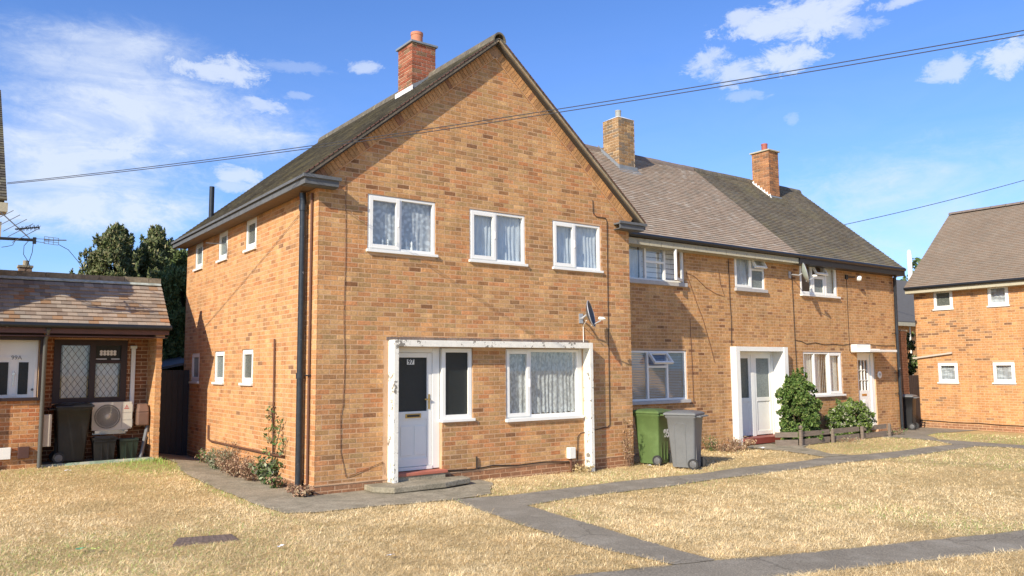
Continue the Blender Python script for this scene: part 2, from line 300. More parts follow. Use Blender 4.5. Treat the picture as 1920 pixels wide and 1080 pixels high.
# ------------------------------------------------------------------ bricks and tiles laid one by one
def clampc(c): return tuple(max(.01, min(.9, x)) for x in c)
def palette(specs, n):
    out = []
    for w, base, sp in specs:
        if base[0] > base[2]*1.55 and base[0] > base[1]*1.35: base = (base[0]*1.04, base[1]*.90, base[2]*.69)
        for _ in range(max(1, round(w*n))):
            k = random.gauss(1, sp); h = random.gauss(0, .03); out.append(clampc((base[0]*k, base[1]*k*(1+h), base[2]*k*(1+1.6*h))))
    return out
BRK = palette([(.42, (.49, .30, .165), .09), (.20, (.51, .34, .195), .08), (.14, (.40, .275, .155), .09), (.16, (.47, .25, .14), .07), (.06, (.34, .21, .125), .08), (.012, (.23, .135, .085), .12)], 80)
BRK_WING = palette([(.56, (.46, .29, .155), .06), (.20, (.49, .325, .185), .06), (.13, (.42, .25, .135), .06), (.07, (.34, .205, .12), .08), (.025, (.22, .125, .078), .1)], 80)
BRK_FAR = palette([(.60, (.50, .285, .15), .04), (.22, (.53, .33, .18), .04), (.10, (.40, .24, .14), .07), (.05, (.25, .155, .105), .1)], 80)
BRK_LEFT = palette([(.55, (.51, .30, .165), .05), (.25, (.54, .345, .20), .05), (.10, (.46, .25, .14), .05), (.06, (.37, .22, .13), .08), (.018, (.24, .145, .095), .1)], 80)
BRK_ANNEX = palette([(.5, (.42, .20, .10), .08), (.25, (.46, .26, .14), .06), (.15, (.36, .15, .08), .08), (.1, (.28, .16, .10), .1)], 24)
BRK_RECESS_SHADE = palette([(.5, (.23, .105, .06), .10), (.3, (.19, .08, .045), .1), (.2, (.28, .14, .08), .1)], 20)  # darkened annex brick, the shade of the recess put into its colour
BRK_PLINTH = palette([(1, (.30, .17, .115), .10)], 10)
BRK_CH_RED = palette([(.6, (.30, .115, .085), .10), (.25, (.34, .16, .12), .08), (.15, (.22, .15, .11), .1)], 16)
BRK_CH_BUFF = palette([(.6, (.29, .20, .125), .10), (.2, (.38, .28, .18), .06), (.2, (.20, .15, .105), .1)], 16)
BRK_CH_OR = palette([(.6, (.34, .18, .11), .10), (.2, (.41, .23, .13), .06), (.2, (.22, .14, .11), .1)], 16)
TL97 = palette([(.8, (.105, .095, .08), .13), (.2, (.14, .125, .09), .12)], 16)
TLNEW = palette([(.75, (.36, .285, .218), .035), (.2, (.325, .26, .20), .04), (.05, (.42, .35, .28), .03)], 18)
TLOLD = palette([(.6, (.185, .158, .120), .07), (.25, (.21, .18, .125), .06), (.15, (.155, .135, .108), .06)], 18)
TLRH = palette([(.8, (.25, .195, .147), .03), (.2, (.235, .183, .138), .03)], 14)
TLANNEX = palette([(.56, (.34, .265, .20), .06), (.30, (.26, .205, .16), .08), (.12, (.30, .215, .165), .07), (.02, (.38, .22, .15), .08)], 50)
TLRED = palette([(1, (.17, .08, .06), .12)], 6)

BOXV = [(x, y, z) for x in (-.5, .5) for y in (-.5, .5) for z in (-.5, .5)]
BOXF = [(0, 1, 3, 2), (4, 6, 7, 5), (0, 4, 5, 1), (2, 3, 7, 6), (0, 2, 6, 4), (1, 5, 7, 3)]
# brick: arrised (slightly rounded) front face; n axis = y, front at +.5
BRV = [(-.5, -.5, -.5), (.5, -.5, -.5), (.5, -.5, .5), (-.5, -.5, .5), (-.5, .30, -.5), (.5, .30, -.5), (.5, .30, .5), (-.5, .30, .5), (-.487, .5, -.46), (.487, .5, -.46), (.487, .5, .46), (-.487, .5, .46)]
BRF = [(0, 1, 5, 4), (1, 2, 6, 5), (2, 3, 7, 6), (3, 0, 4, 7), (4, 5, 9, 8), (5, 6, 10, 9), (6, 7, 11, 10), (7, 4, 8, 11), (8, 9, 10, 11)]
# tile: u=x, v(up the slope)=z, n=y ; lower edge raised
TIV = [(-.5, -1.2, -.5), (.5, -1.2, -.5), (.5, .5, -.5), (-.5, .5, -.5), (-.5, -1.6, .5), (.5, -1.6, .5), (.5, -.4, .5), (-.5, -.4, .5)]
TIF = [(0, 1, 2, 3), (4, 7, 6, 5), (0, 3, 7, 4), (1, 5, 6, 2), (3, 2, 6, 7), (0, 4, 5, 1)]
PROTO = {}
def proto_mesh(kind, col, mat):
    k = (kind, col, mat.name)
    if k not in PROTO:
        V, Fc = (BRV, BRF) if kind == 'brick' else (TIV, TIF)
        me = bpy.data.meshes.new(kind); me.from_pydata(V, [], Fc)
        at = me.color_attributes.new('tone', 'FLOAT_COLOR', 'POINT'); at.data.foreach_set('color', np.array([(*col, 1)]*len(V), 'f').ravel())
        me.materials.append(mat); PROTO[k] = me
    return PROTO[k]
class Pieces:
    def __init__(s, kind, mat): s.kind = kind; s.mat = mat; s.items = []
    def add(s, F, u, n, z, su, sn, sz, col, rot=0.0): s.items.append((F, u, n, z, su, sn, sz, col, rot))
    def build(s, name, parent, limit):
        V0, Fc = (BRV, BRF) if s.kind == 'brick' else (TIV, TIF)
        V0 = np.array(V0); Fc4 = np.array(Fc)
        sc = []
        for it in s.items:
            F, u, n, z, su, sn, sz = it[:7]; P = Vector(F(u, n, z)); d = CAM - P; L = d.length
            vis = d.dot(F.N)/L; w = P - CAM; px = w.dot(_r)/max(w.dot(_f), .01); py = w.dot(_u)/max(w.dot(_f), .01)
            inside = w.dot(_f) > 0 and abs(px) < .643 and abs(py) < .365
            sc.append(su*sz*max(vis, 0)/(L*L)*(1 if inside else .001))
        order = np.argsort(sc)[::-1]; single = set(order[:limit].tolist()) if limit else set()
        VV = []; TT = []; nn = 0
        for i, it in enumerate(s.items):
            F, u, n, z, su, sn, sz, col, rot = it; P = Vector(F(u, n, z))
            U, V, Nn = F.U, F.V, F.N
            if rot: c_, s_ = math.cos(rot), math.sin(rot); U, V = U*c_+V*s_, V*c_-U*s_
            if i in single and sc[i] > 0:
                o = bpy.data.objects.new(name, proto_mesh(s.kind, col, s.mat)); COL.objects.link(o); o.parent = parent
                M = Matrix.Identity(4)
                for r in range(3): M[r][0] = U[r]*su; M[r][1] = Nn[r]*sn; M[r][2] = V[r]*sz; M[r][3] = P[r] - WLOC[parent][r]
                o.matrix_basis = M
            else:
                A = np.array([U*su, Nn*sn, V*sz]); VV.append(V0 @ A + np.array(P)); TT.append(np.repeat([col], len(V0), 0)); nn += 1
        if nn:
            k = len(V0); q = np.concatenate([Fc4 + i*k for i in range(nn)])
            o = fast_mesh(name, np.concatenate(VV), q, s.mat, parent, np.concatenate(TT)); o['kind'] = 'stuff'; return o

def spans(U0, U1, cuts):
    out = [(U0, U1)]
    for a, b in cuts:
        nxt = []
        for p, q in out:
            if b <= p or a >= q: nxt.append((p, q)); continue
            if a > p: nxt.append((p, a))
            if b < q: nxt.append((b, q))
        out = nxt
    return [(p, q) for p, q in out if q-p > .02]
J = .0108
def lay_bricks(P, F, U0, U1, Z0, Z1, openings, pal, phase=0, limit_fn=None, plinth=None, base=0.0, proud=.0022, jit=.0014, top_course=None):
    k = math.floor((Z0-base)/.075+1e-6)
    z = base + k*.075
    while z < Z1-.02:
        za, zb = max(z, Z0), min(z+.075-J, Z1)
        if zb-za > .018:
            a0, a1 = (U0, U1) if limit_fn is None else limit_fn(zb)
            a0 = max(a0, U0); a1 = min(a1, U1)
            cuts = [(o[0], o[1]) for o in openings if o[2] < zb-.012 and o[3] > za+.012]
            for p, q in spans(a0, a1, cuts):
                off = (.1125 if (k+phase) % 2 else 0.0)
                i = math.floor((p-U0-off)/.225)
                u = U0+off+i*.225
                while u < q:
                    b0 = max(u, p); b1 = min(u+.225-J, q)
                    if b1-b0 > .03:
                        pl = plinth[1] if plinth and zb < plinth[0] else pal
                        col = random.choice(pl); pr = proud+random.uniform(-jit, jit)
                        if b1-b0 > .2 and random.random() < .02 and pl is pal:   # an odd snapped header in the bond
                            P.add(F, b0+.051, (pr-.012)/2, (za+zb)/2, .102, pr+.012, zb-za, col)
                            P.add(F, (b0+.112+b1)/2, (pr-.012)/2, (za+zb)/2, b1-b0-.112, pr+.012, zb-za, random.choice(pl))
                        else:
                            P.add(F, (b0+b1)/2+random.uniform(-.0015, .0015), (pr-.012)/2, (za+zb)/2+random.uniform(-.0012, .0012), b1-b0, pr+.012, zb-za, col, random.gauss(0, .0022))
                    u += .225
        z += .075; k += 1

def wall_body(mb, F, U0, U1, Z0, Z1, openings, thick, eps=0.0):
    us = sorted({U0, U1, *[max(U0, min(U1, x)) for o in openings for x in o[:2]]}); zs = sorted({Z0, Z1, *[max(Z0, min(Z1, x)) for o in openings for x in o[2:4]]})
    for j in range(len(zs)-1):
        run = None
        for i in range(len(us)-1):
            uc, zc = (us[i]+us[i+1])/2, (zs[j]+zs[j+1])/2
            hole = any(o[0] < uc < o[1] and o[2] < zc < o[3] for o in openings)
            if not hole: run = [us[i], us[i+1]] if run is None else [run[0], us[i+1]]
            if run and (hole or i == len(us)-2): mb.box(run[0], run[1], -thick, 0, zs[j], zs[j+1], F); run = None
    return mb

def lay_tiles(P, F, U0, U1, V0, V1, pal, gauge=.1, width=.165, cuts=None, edge=.0, phase=0, thick=.023, skip=None):
    r = 0; v = V0
    while v < V1-.02:
        g = min(gauge, V1-v); off = width/2 if (r+phase) % 2 else 0; u = U0-off
        while u < U1:
            a, b = max(u, U0), min(u+width-.003, U1)
            if b-a > .02 and not (skip and skip((a+b)/2, v)):
                wob = random.uniform(-.0018, .0018)
                P.add(F, (a+b)/2, .027+wob, v+g/2+.004, b-a, thick, g+.018, random.choice(pal), random.gauss(0, .004))
            u += width
        v += gauge; r += 1

# ------------------------------------------------------------------ windows
def window(parent, F, u0, u1, z0, z1, cells, rec=.012, sill=.05, curtain=None, sill_z=.045, depth=.07, fw=.045, mat=None, sillmat=None, name='window', cz=(0, 1), curtain_n=-.115, handle=True):
    mat = mat or M_upvc
    root = empty('tmp', F((u0+u1)/2, 0, z0)); root.name = name; place(root, parent, F((u0+u1)/2, 0, z0))
    f = MB(); n1 = -rec; n0 = n1-depth
    f.box(u0, u0+fw, n0, n1, z0, z1, F); f.box(u1-fw, u1, n0, n1, z0, z1, F)
    f.box(u0+fw, u1-fw, n0, n1-.001, z0, z0+fw, F); f.box(u0+fw, u1-fw, n0, n1-.001, z1-fw, z1, F)
    # mullions and transoms where cells meet
    done = set()
    for c in cells:
        if c[0] > u0+.02:
            k = (round(c[0], 3), round(c[2], 3), round(c[3], 3))
            if k not in done: done.add(k); f.box(c[0]-.028, c[0]+.028, n0, n1-.003, max(c[2], z0+fw-.01), min(c[3], z1-fw+.01), F)
        if c[2] > z0+.02:
            f.box(max(c[0], u0+fw)-.0, min(c[1], u1-fw), n0, n1-.005, c[2]-.026, c[2]+.026, F)
    f.build('frame', mat, root, bevel=.004)
    for c in cells:
        a, b, p, q, kind = c[:5]; a1 = a+(.045 if a <= u0+.02 else .026); b1 = b-(.045 if b >= u1-.02 else .026); p1 = p+(.045 if p <= z0+.02 else .024); q1 = q-(.045 if q >= z1-.02 else .024)
        if kind in ('sash', 'top', 'side'):
            sw = .05 if kind != 'top' else .036; pts = lambda n: None
            T = F
            if kind == 'top':      # hinged at the top, bottom pushed out
                ang = c[5]; ca, sa = math.cos(ang), math.sin(ang)
                T = lambda u, n, z, q1=q1, ca=ca, sa=sa: F(u, n1+.012+(n-n1)*ca+(q1-z)*sa, q1-(q1-z)*ca+(n-n1)*sa)
            if kind == 'side':     # hinged on the right jamb
                ang = c[5]; ca, sa = math.cos(ang), math.sin(ang)
                T = lambda u, n, z, b1=b1, ca=ca, sa=sa: F(b1-(b1-u)*ca+(n-n1)*sa, n1+.012+(b1-u)*sa+(n-n1)*ca, z)
            s = MB(); m0, m1 = n1-.045, n1+.014
            s.box(a1-.012, a1+sw, m0, m1, p1-.012, q1+.012, T); s.box(b1-sw, b1+.012, m0, m1, p1-.012, q1+.012, T)
            s.box(a1+sw, b1-sw, m0, m1-.001, p1-.012, p1+sw, T); s.box(a1+sw, b1-sw, m0, m1-.001, q1-sw, q1+.012, T)
            so_ = s.build('sash', mat, root, bevel=.003)
            MB().box(a1+sw, b1-sw, n1-.024, n1-.016, p1+sw, q1-sw, T).build('pane', c[6] if len(c) > 6 else M_glass, root)
            if handle and kind != 'top' or (handle and kind == 'top'):
                hz = p1+(q1-p1)*.42
                if kind == 'sash': MB().box(b1-sw/2-.01, b1-sw/2+.01, m1, m1+.0, hz, hz+.001, T) if False else None
        else:
            g = c[5] if len(c) > 5 and not isinstance(c[5], (int, float)) else M_glass
            MB().box(a1, b1, n1-.04, n1-.032, p1, q1, F).build('pane', g, root)
    if sill:
        sm = sillmat or mat; s = MB(); s.prism([(u0-.03, z0-sill_z), (u1+.03, z0-sill_z), (u1+.03, z0), (u0-.03, z0)], n0, 0+sill, F)
        s.build('sill', sm, root, bevel=.004)
    if curtain:
        cu(root, F, u0+.02, u1-.02, z0+(z1-z0)*cz[0]+.02, z0+(z1-z0)*cz[1]-.01, curtain, curtain_n)
    return root
def cu(root, F, u0, u1, z0, z1, kind, n0):
    if kind in ('floral', 'fine', 'sheer', 'net'):
        nu = int((u1-u0)/.012); V = []; ph = random.random()*9
        amp = {'floral': .005, 'fine': .010, 'sheer': .009, 'net': .010}[kind]
        for j in range(7):
            for i in range(nu+1):
                u = u0+(u1-u0)*i/nu; k = u*60+math.sin(u*13+ph)*1.6
                z = z0+(z1-z0)*j/6
                if kind == 'fine' and j == 0: z += .03*abs(math.sin(u*26))
                V.append(F(u, n0+amp*math.sin(k)*(1+.25*math.sin(j*.9+u*7))+.01*math.sin(u*9+j), z))
        q = [(j*(nu+1)+i, j*(nu+1)+i+1, (j+1)*(nu+1)+i+1, (j+1)*(nu+1)+i) for j in range(6) for i in range(nu)]
        o = fast_mesh('curtain', V, q, {'floral': M_lace, 'fine': M_lace2, 'sheer': M_sheer, 'net': M_curtain}[kind], root)
        o.data.polygons.foreach_set('use_smooth', [True]*len(o.data.polygons))
    elif kind == 'venetian':
        z = z0; m = MB()
        while z < z1:
            m.raw([F(u0, n0-.015, z), F(u1, n0-.015, z), F(u1, n0+.015, z-.02), F(u0, n0+.015, z-.02), F(u0, n0-.015, z+.003), F(u1, n0-.015, z+.003), F(u1, n0+.015, z-.017), F(u0, n0+.015, z-.017)], [(0, 1, 2, 3), (4, 7, 6, 5), (3, 2, 6, 7), (0, 4, 5, 1)])
            z += .036
        m.build('blind', M_blind_grey, root)
    elif kind == 'vertical':
        u = u0
        while u < u1-.05:
            a = random.choice([.10, .15, .45, .25, .2]); w = .085
            m = MB(); m.raw([F(u, n0, z0), F(u+w*math.cos(a), n0-w*math.sin(a), z0), F(u+w*math.cos(a), n0-w*math.sin(a), z1), F(u, n0, z1), F(u, n0-.004, z0), F(u+w*math.cos(a), n0-.004-w*math.sin(a), z0), F(u+w*math.cos(a), n0-.004-w*math.sin(a), z1), F(u, n0-.004, z1)], [(0, 1, 2, 3), (4, 7, 6, 5), (0, 4, 5, 1), (3, 2, 6, 7), (0, 3, 7, 4), (1, 5, 6, 2)])
            m.build('blind_slat', M_blind_warm, root); u += .082
    elif kind == 'roller':
        MB().box(u0, u1, n0-.004, n0, z0, z1, F).build('blind', M_blind_warm, root)
def text(parent, s, F, u, n, z, size, mat, name='lettering', bold=0.0, flip=False, shear=0):
    c = bpy.data.curves.new(name, 'FONT'); c.body = s; c.size = size; c.extrude = .0015; c.align_x = 'CENTER'; c.align_y = 'CENTER'; c.offset = bold; c.shear = shear
    c.materials.append(mat); o = bpy.data.objects.new(name, c); COL.objects.link(o); o.parent = parent; P = Vector(F(u, n, z)); WLOC[o] = P
    U = F.U if isinstance(F, Frame) else Vector(F(1, 0, 0))-Vector(F(0, 0, 0)); Nn = F.N; V = F.V
    M = Matrix.Identity(4); UU = V.cross(Nn)
    for r in range(3): M[r][0] = UU[r]; M[r][1] = V[r]; M[r][2] = Nn[r]; M[r][3] = P[r]-WLOC[parent][r]
    o.matrix_basis = M
    bpy.context.view_layer.update(); me = bpy.data.meshes.new_from_object(o.evaluated_get(bpy.context.evaluated_depsgraph_get())); me.name = name
    o2 = bpy.data.objects.new(name, me); COL.objects.link(o2); o2.parent = parent; o2.matrix_basis = M; WLOC[o2] = P
    bpy.data.objects.remove(o, do_unlink=True)
    if not me.materials: me.materials.append(mat)
    return o2

# ------------------------------------------------------------------ ground
def ssm(a, b, x):  # smooth step, either way round
    t = np.clip((x-a)/(b-a), 0, 1); return t*t*(3-2*t)
def H(x, y): return -0.07*ssm(0, 6, x)-0.10*ssm(17, 22, x)+0.16*ssm(1, 5, y)*ssm(.2, -1.2, x)
PAVE = {
 'apron': [(0.0, 9.0), (-.85, 9.0), (-.80, 4.6), (-1.0, 3.6), (-.97, 2.4), (-.9, .8), (-.93, -.25), (-.86, -1.15), (-.5, -1.35), (.19, -1.4), (.69, -1.5), (1.45, -1.58), (2.2, -1.4), (2.55, -.9), (2.9, -.45), (2.95, 0), (0, 0)],
 'front_path': [(1.42, -1.52), (1.24, -2.59), (1.06, -3.88), (.95, -4.93), (1.05, -6.03), (1.53, -6.14), (1.57, -5.48), (1.71, -4.54), (1.88, -3.38), (1.99, -2.55), (2.79, -2.42), (3.8, -2.34), (4.83, -2.35), (6.23, -2.27), (7.42, -2.36), (9.08, -2.35), (10.48, -2.41), (11.83, -2.6), (13.5, -2.58), (15.3, -2.55), (15.3, -2.03), (14.2, -1.93), (12.85, -1.95), (11.82, -1.86), (11.37, -1.71), (10.6, -1.60), (9.99, -1.66), (9.02, -1.68), (7.92, -1.56), (6.56, -1.64), (5.74, -1.53), (4.65, -1.47), (3.5, -1.57), (2.3, -1.66)],
 'door_slab': [(10.95, 1.1), (13.2, 1.1), (12.35, 0.0), (12.04, -.1), (11.69, -.66), (11.22, -1.34), (11.37, -1.71), (10.6, -1.60), (10.8, -.97), (11.0, -.2)],
 'side_path': [(15.3, -2.03), (15.3, -2.55), (15.5, -2.9), (15.5, -12), (16.35, -12), (16.35, -1.15), (16.7, -.95), (17.4, -.35), (18.7, -.05), (21.3, .05), (21.3, 5), (18.8, 5), (18.8, 1.1), (16.2, 1.1), (16.2, .45), (12.35, 0.0), (13.9, .56), (14.86, .40), (15.95, .17), (16.14, -.44), (15.95, -1.28)],
 'pavement': [(-8, -3.75), (-.17, -5.65), (1.05, -6.03), (1.53, -6.14), (2.16, -6.35), (4.21, -6.85), (5.65, -7.24), (12, -9.0), (20, -11.3), (20, -12.1), (12, -9.75), (4.55, -7.67), (2.96, -7.27), (1.57, -6.9), (-.3, -6.45), (-8, -4.55)],
}
PAVE['side_path'] = [(15.3, -2.03), (15.3, -2.55), (15.5, -2.9), (15.5, -12), (16.35, -12), (16.35, -1.15), (16.7, -.95), (17.4, -.35), (18.7, -.05), (21.3, .05), (21.3, 5), (18.8, 5), (18.8, 1.1), (13.25, 1.1), (12.36, .02), (13.9, .56), (14.86, .40), (15.95, .17), (16.14, -.44), (15.95, -1.28)]
def inpoly(px, py, poly):
    px = np.asarray(px); py = np.asarray(py); ins = np.zeros(px.shape, bool); n = len(poly)
    for i in range(n):
        x1, y1 = poly[i]; x2, y2 = poly[(i+1) % n]
        c = ((y1 > py) != (y2 > py)); 
        with np.errstate(divide='ignore', invalid='ignore'): xi = (x2-x1)*(py-y1)/(y2-y1+1e-12)+x1
        ins ^= (c & (px < xi))
    return ins
def ground():
    xs = np.unique(np.concatenate([np.arange(-12, 26, .4), [-400, -120, -50, -25, 34, 45, 70, 150, 400]])); ys = np.unique(np.concatenate([np.arange(-14, 14, .4), [-400, -120, -50, -25, 20, 30, 50, 90, 200, 500]]))
    X, Y = np.meshgrid(xs, ys); Z = H(X, Y)-.016; n, m = X.shape
    q = [(j*m+i, j*m+i+1, (j+1)*m+i+1, (j+1)*m+i) for j in range(n-1) for i in range(m-1)]
    mt = bpy.data.materials.new('parched_lawn_soil'); mt.use_nodes = True; nt = mt.node_tree; p = nt.nodes['Principled BSDF']; N = nt.nodes.new; L = nt.links.new
    geo = N('ShaderNodeNewGeometry'); a = N('ShaderNodeTexNoise'); a.inputs['Scale'].default_value = 60; a.inputs['Detail'].default_value = 6; b = N('ShaderNodeTexNoise'); b.inputs['Scale'].default_value = .9; b.inputs['Detail'].default_value = 5
    L(geo.outputs['Position'], a.inputs[0]); L(geo.outputs['Position'], b.inputs[0])
    r1 = N('ShaderNodeValToRGB'); r1.color_ramp.elements[0].color = (.38, .28, .14, 1); r1.color_ramp.elements[1].color = (.66, .51, .27, 1); r1.color_ramp.elements[0].position = .3; r1.color_ramp.elements[1].position = .68; L(a.outputs[0], r1.inputs[0])
    r2 = N('ShaderNodeValToRGB'); r2.color_ramp.elements[0].color = (.78, .8, .72, 1); r2.color_ramp.elements[1].color = (1.12, 1.08, 1.0, 1); r2.color_ramp.elements[0].position = .3; r2.color_ramp.elements[1].position = .7; L(b.outputs[0], r2.inputs[0])
    x = N('ShaderNodeMix'); x.data_type = 'RGBA'; x.blend_type = 'MULTIPLY'; x.inputs[0].default_value = 1; L(r1.outputs[0], x.inputs[6]); L(r2.outputs[0], x.inputs[7]); L(x.outputs[2], p.inputs['Base Color']); p.inputs['Roughness'].default_value = 1; p.inputs['Specular IOR Level'].default_value = .1
    bp = N('ShaderNodeBump'); bp.inputs['Strength'].default_value = .8; bp.inputs['Distance'].default_value = .02; L(a.outputs[0], bp.inputs['Height']); L(bp.outputs[0], p.inputs['Normal'])
    o = fast_mesh('ground', np.stack([X.ravel(), Y.ravel(), Z.ravel()], 1), q, mt, None, None, (0, 0, 0)); o['kind'] = 'structure'; o['label'] = 'parched straw-coloured lawn ground'
def slab(name, poly, off, mat, label, thick=.06):
    pts = []
    n = len(poly)
    for i in range(n):
        a = Vector(poly[i]); b = Vector(poly[(i+1) % n]); k = max(1, int((b-a).length/.18))
        for j in range(k):
            q = a.lerp(b, j/k)
            amp = .022 if (b-a).length < 6 and name != 'x' else .02
            w = Vector((b.y-a.y, a.x-b.x)).normalized()*random.uniform(-amp, amp) if j else Vector((0, 0))
            pts.append(q+w)
    x0, x1 = min(p.x for p in pts), max(p.x for p in pts); y0, y1 = min(p.y for p in pts), max(p.y for p in pts)
    gx, gy = np.meshgrid(np.arange(x0, x1, .4), np.arange(y0, y1, .4)); ins = inpoly(gx.ravel(), gy.ravel(), [(p.x, p.y) for p in pts])
    extra = [Vector((float(a), float(b))) for a, b, c in zip(gx.ravel(), gy.ravel(), ins) if c]
    nb = len(pts); res = delaunay_2d_cdt(pts+extra, [], [list(range(nb))], 1, 1e-5)
    vs = [(v.x, v.y, float(H(v.x, v.y))+off) for v in res[0]]; fs = [tuple(f) for f in res[2]]
    m = MB(); m.raw(vs, fs)
    o = m.build(name, mat); o['kind'] = 'structure'; o['label'] = label; return o
ground()
slab('concrete_path', PAVE['apron'], .000, M_concrete, 'rough concrete path round the corner of the near house')
slab('footpath', PAVE['front_path'], -.004, M_asphalt, 'grey footpath along the front of the terrace')
slab('concrete_path', PAVE['door_slab'], .003, M_concrete, 'rough concrete slab before the white double-leaf door')
slab('footpath', PAVE['side_path'], -.0065, M_asphalt, 'grey paving at the far end by the side gate')
slab('pavement', PAVE['pavement'], -.009, M_asphalt, 'grey pavement crossing the bottom right of the lawn')

# ------------------------------------------------------------------ frames of reference of the walls
FR = Frame((0, 0, 0), (1, 0, 0), (0, -1, 0))            # gable front of the near house
LF = Frame((0, 0, 0), (0, 1, 0), (-1, 0, 0))            # its left wall, u = distance back
WG = Frame((0, 1.1, 0), (1, 0, 0), (0, -1, 0))          # recessed terrace front
RH = Frame((21.3, 0, 0), (0, 1, 0), (-1, 0, 0))         # side wall of the house on the right
W, LEN, RX = 6.58, 7.5, 18.83
TAN = (7.72-4.72)/3.59; COSA = 1/math.sqrt(1+TAN*TAN); SINA = TAN*COSA
def roofz(x): return 4.72+(min(x, 2*3.29-x)+.3)*TAN

def add_tube(name, pts, r, mat, parent, seg=6, smooth=True): return MB().tube(pts, r, seg).build(name, mat, parent, smooth=smooth)

# ================================================================== HOUSE 97 (gabled, near)
h97 = empty('brick_house', (3.3, 3.7, 0), 'near gabled orange brick house with 97 on its white door', 'house')
op_f = [(.82, 2.07, 3.68, 4.615), (2.75, 3.96, 3.655, 4.59), (4.60, 5.81, 3.655, 4.585), (1.285, 2.20, -.1, 2.185), (2.20, 2.81, .965, 2.185), (3.50, 5.30, .905, 2.185)]
lintel = (1.20, 5.40, 2.185, 2.285)
wm = MB(); wall_body(wm, FR, 0, W, -.3, 4.84, op_f, .26)
wm.prism([(0, 4.84), (W, 4.84), (W/2, 4.84+W/2*TAN*.985)], -.26, 0, FR)
op_l = [(6.25, 6.85, 4.01, 4.615), (4.515, 5.125, 4.01, 4.615), (2.81, 3.42, 4.01, 4.615), (6.25, 6.90, 1.565, 2.215), (4.52, 5.17, 1.565, 2.215), (2.83, 3.46, 1.565, 2.215)]
wall_body(wm, LF, .26, LEN, -.3, 4.70, op_l, .26)
wm.box(W-.26, W-.001, .26, LEN, -.3, 4.7); wm.box(.26, W-.26, LEN-.26, LEN-.001, -.3, 4.7)
wm.prism([(0, 4.70), (W, 4.70), (W/2, 4.70+W/2*TAN*.985)], -LEN, -LEN+.26, FR)
wall97 = wm.build('wall', M_mortar, h97)
B = Pieces('brick', M_brick)
def gl(z):
    if z < 4.75: return (0, W)
    d = (z-4.70)/TAN; return (d, W-d)
BASE = .12
lay_bricks(B, FR, -.004, W+.002, -.15, 7.6, op_f+[lintel, (1.12, 1.21, -.3, 2.29), (5.30, 5.40, -.3, 2.29)], BRK, 0, gl, (.125, BRK_PLINTH), BASE)
nfront = len(B.items)
lay_bricks(B, LF, -.003, LEN, -.15, 4.70, op_l, BRK_LEFT, 1, None, (.125, BRK_PLINTH), BASE)
# dark soldier line over the porch frame
for i in range(19):
    B.add(FR, 1.16+.225*i+.11, .0, 2.322, .215, .026, .05, random.choice([(.20, .15, .12), (.23, .17, .13), (.17, .13, .11)]))
B.build('brick', wall97, 250)
MB().box(-.012, W+.01, -.01, .012, .122, .142, FR).box(-.011, LEN, -.01, .012, .121, .141, LF).build('damp_course', M_mortar, wall97)
# bricks laid square to the rake under the verge
RK = Pieces('brick', M_brick)
for side in (0, 1):
    if side == 0: F2 = Frame((-.02, 0, 4.72), (COSA, 0, SINA), (0, -1, 0), (-SINA, 0, COSA))
    else: F2 = Frame((W+.02, 0, 4.72), (-COSA, 0, SINA), (0, -1, 0), (SINA, 0, COSA))
    n = int(4.24/.075)
    for i in range(n):
        u = .02+i*.075
        top = .12; bot = -.055
        RK.add(F2, u+.033, .012, (top+bot)/2, .066, .06, top-bot, random.choice(BRK[:30]+BRK_PLINTH[:3]))
verge_band = MB()
for F2 in (Frame((-.02, 0, 4.72), (COSA, 0, SINA), (0, -1, 0), (-SINA, 0, COSA)), Frame((W+.02, 0, 4.72), (-COSA, 0, SINA), (0, -1, 0), (SINA, 0, COSA))):
    verge_band.box(0, 4.31, .001, .03, -.066, .13, F2)
vb = verge_band.build('verge_course', M_mortar, h97); RK.build('brick', vb, 120)
# ---- roof
roof = MB()
SL = math.hypot(3.59, 3.0)
FL = Frame((-.30, 0, 4.72), (0, 1, 0), (-SINA, 0, COSA), (COSA, 0, SINA))      # left slope: u back, v up
FRr = Frame((W+.30, 0, 4.72), (0, -1, 0), (SINA, 0, COSA), (-COSA, 0, SINA))   # right slope: u = -y
roof.box(-.13, LEN+.12, -.06, .012, .02, SL, FL)
roof.box(-LEN-.12, .13, -.06, .012, .02, SL, FRr)
r97 = roof.build('roof', M_under, h97)
T = Pieces('tile', M_tile_old)
ch1 = (2.8, 3.34, 2.14, 2.72)
lay_tiles(T, FL, -.17, LEN+.16, 0, SL-.03, TL97, skip=lambda u, v: ch1[2]-.03 < u < ch1[3]+.03 and v*COSA-.3 > ch1[0])
lay_tiles(T, FRr, -LEN-.16, .17, 0, SL-.03, TL97)
T.build('roof_tile', r97, 280)
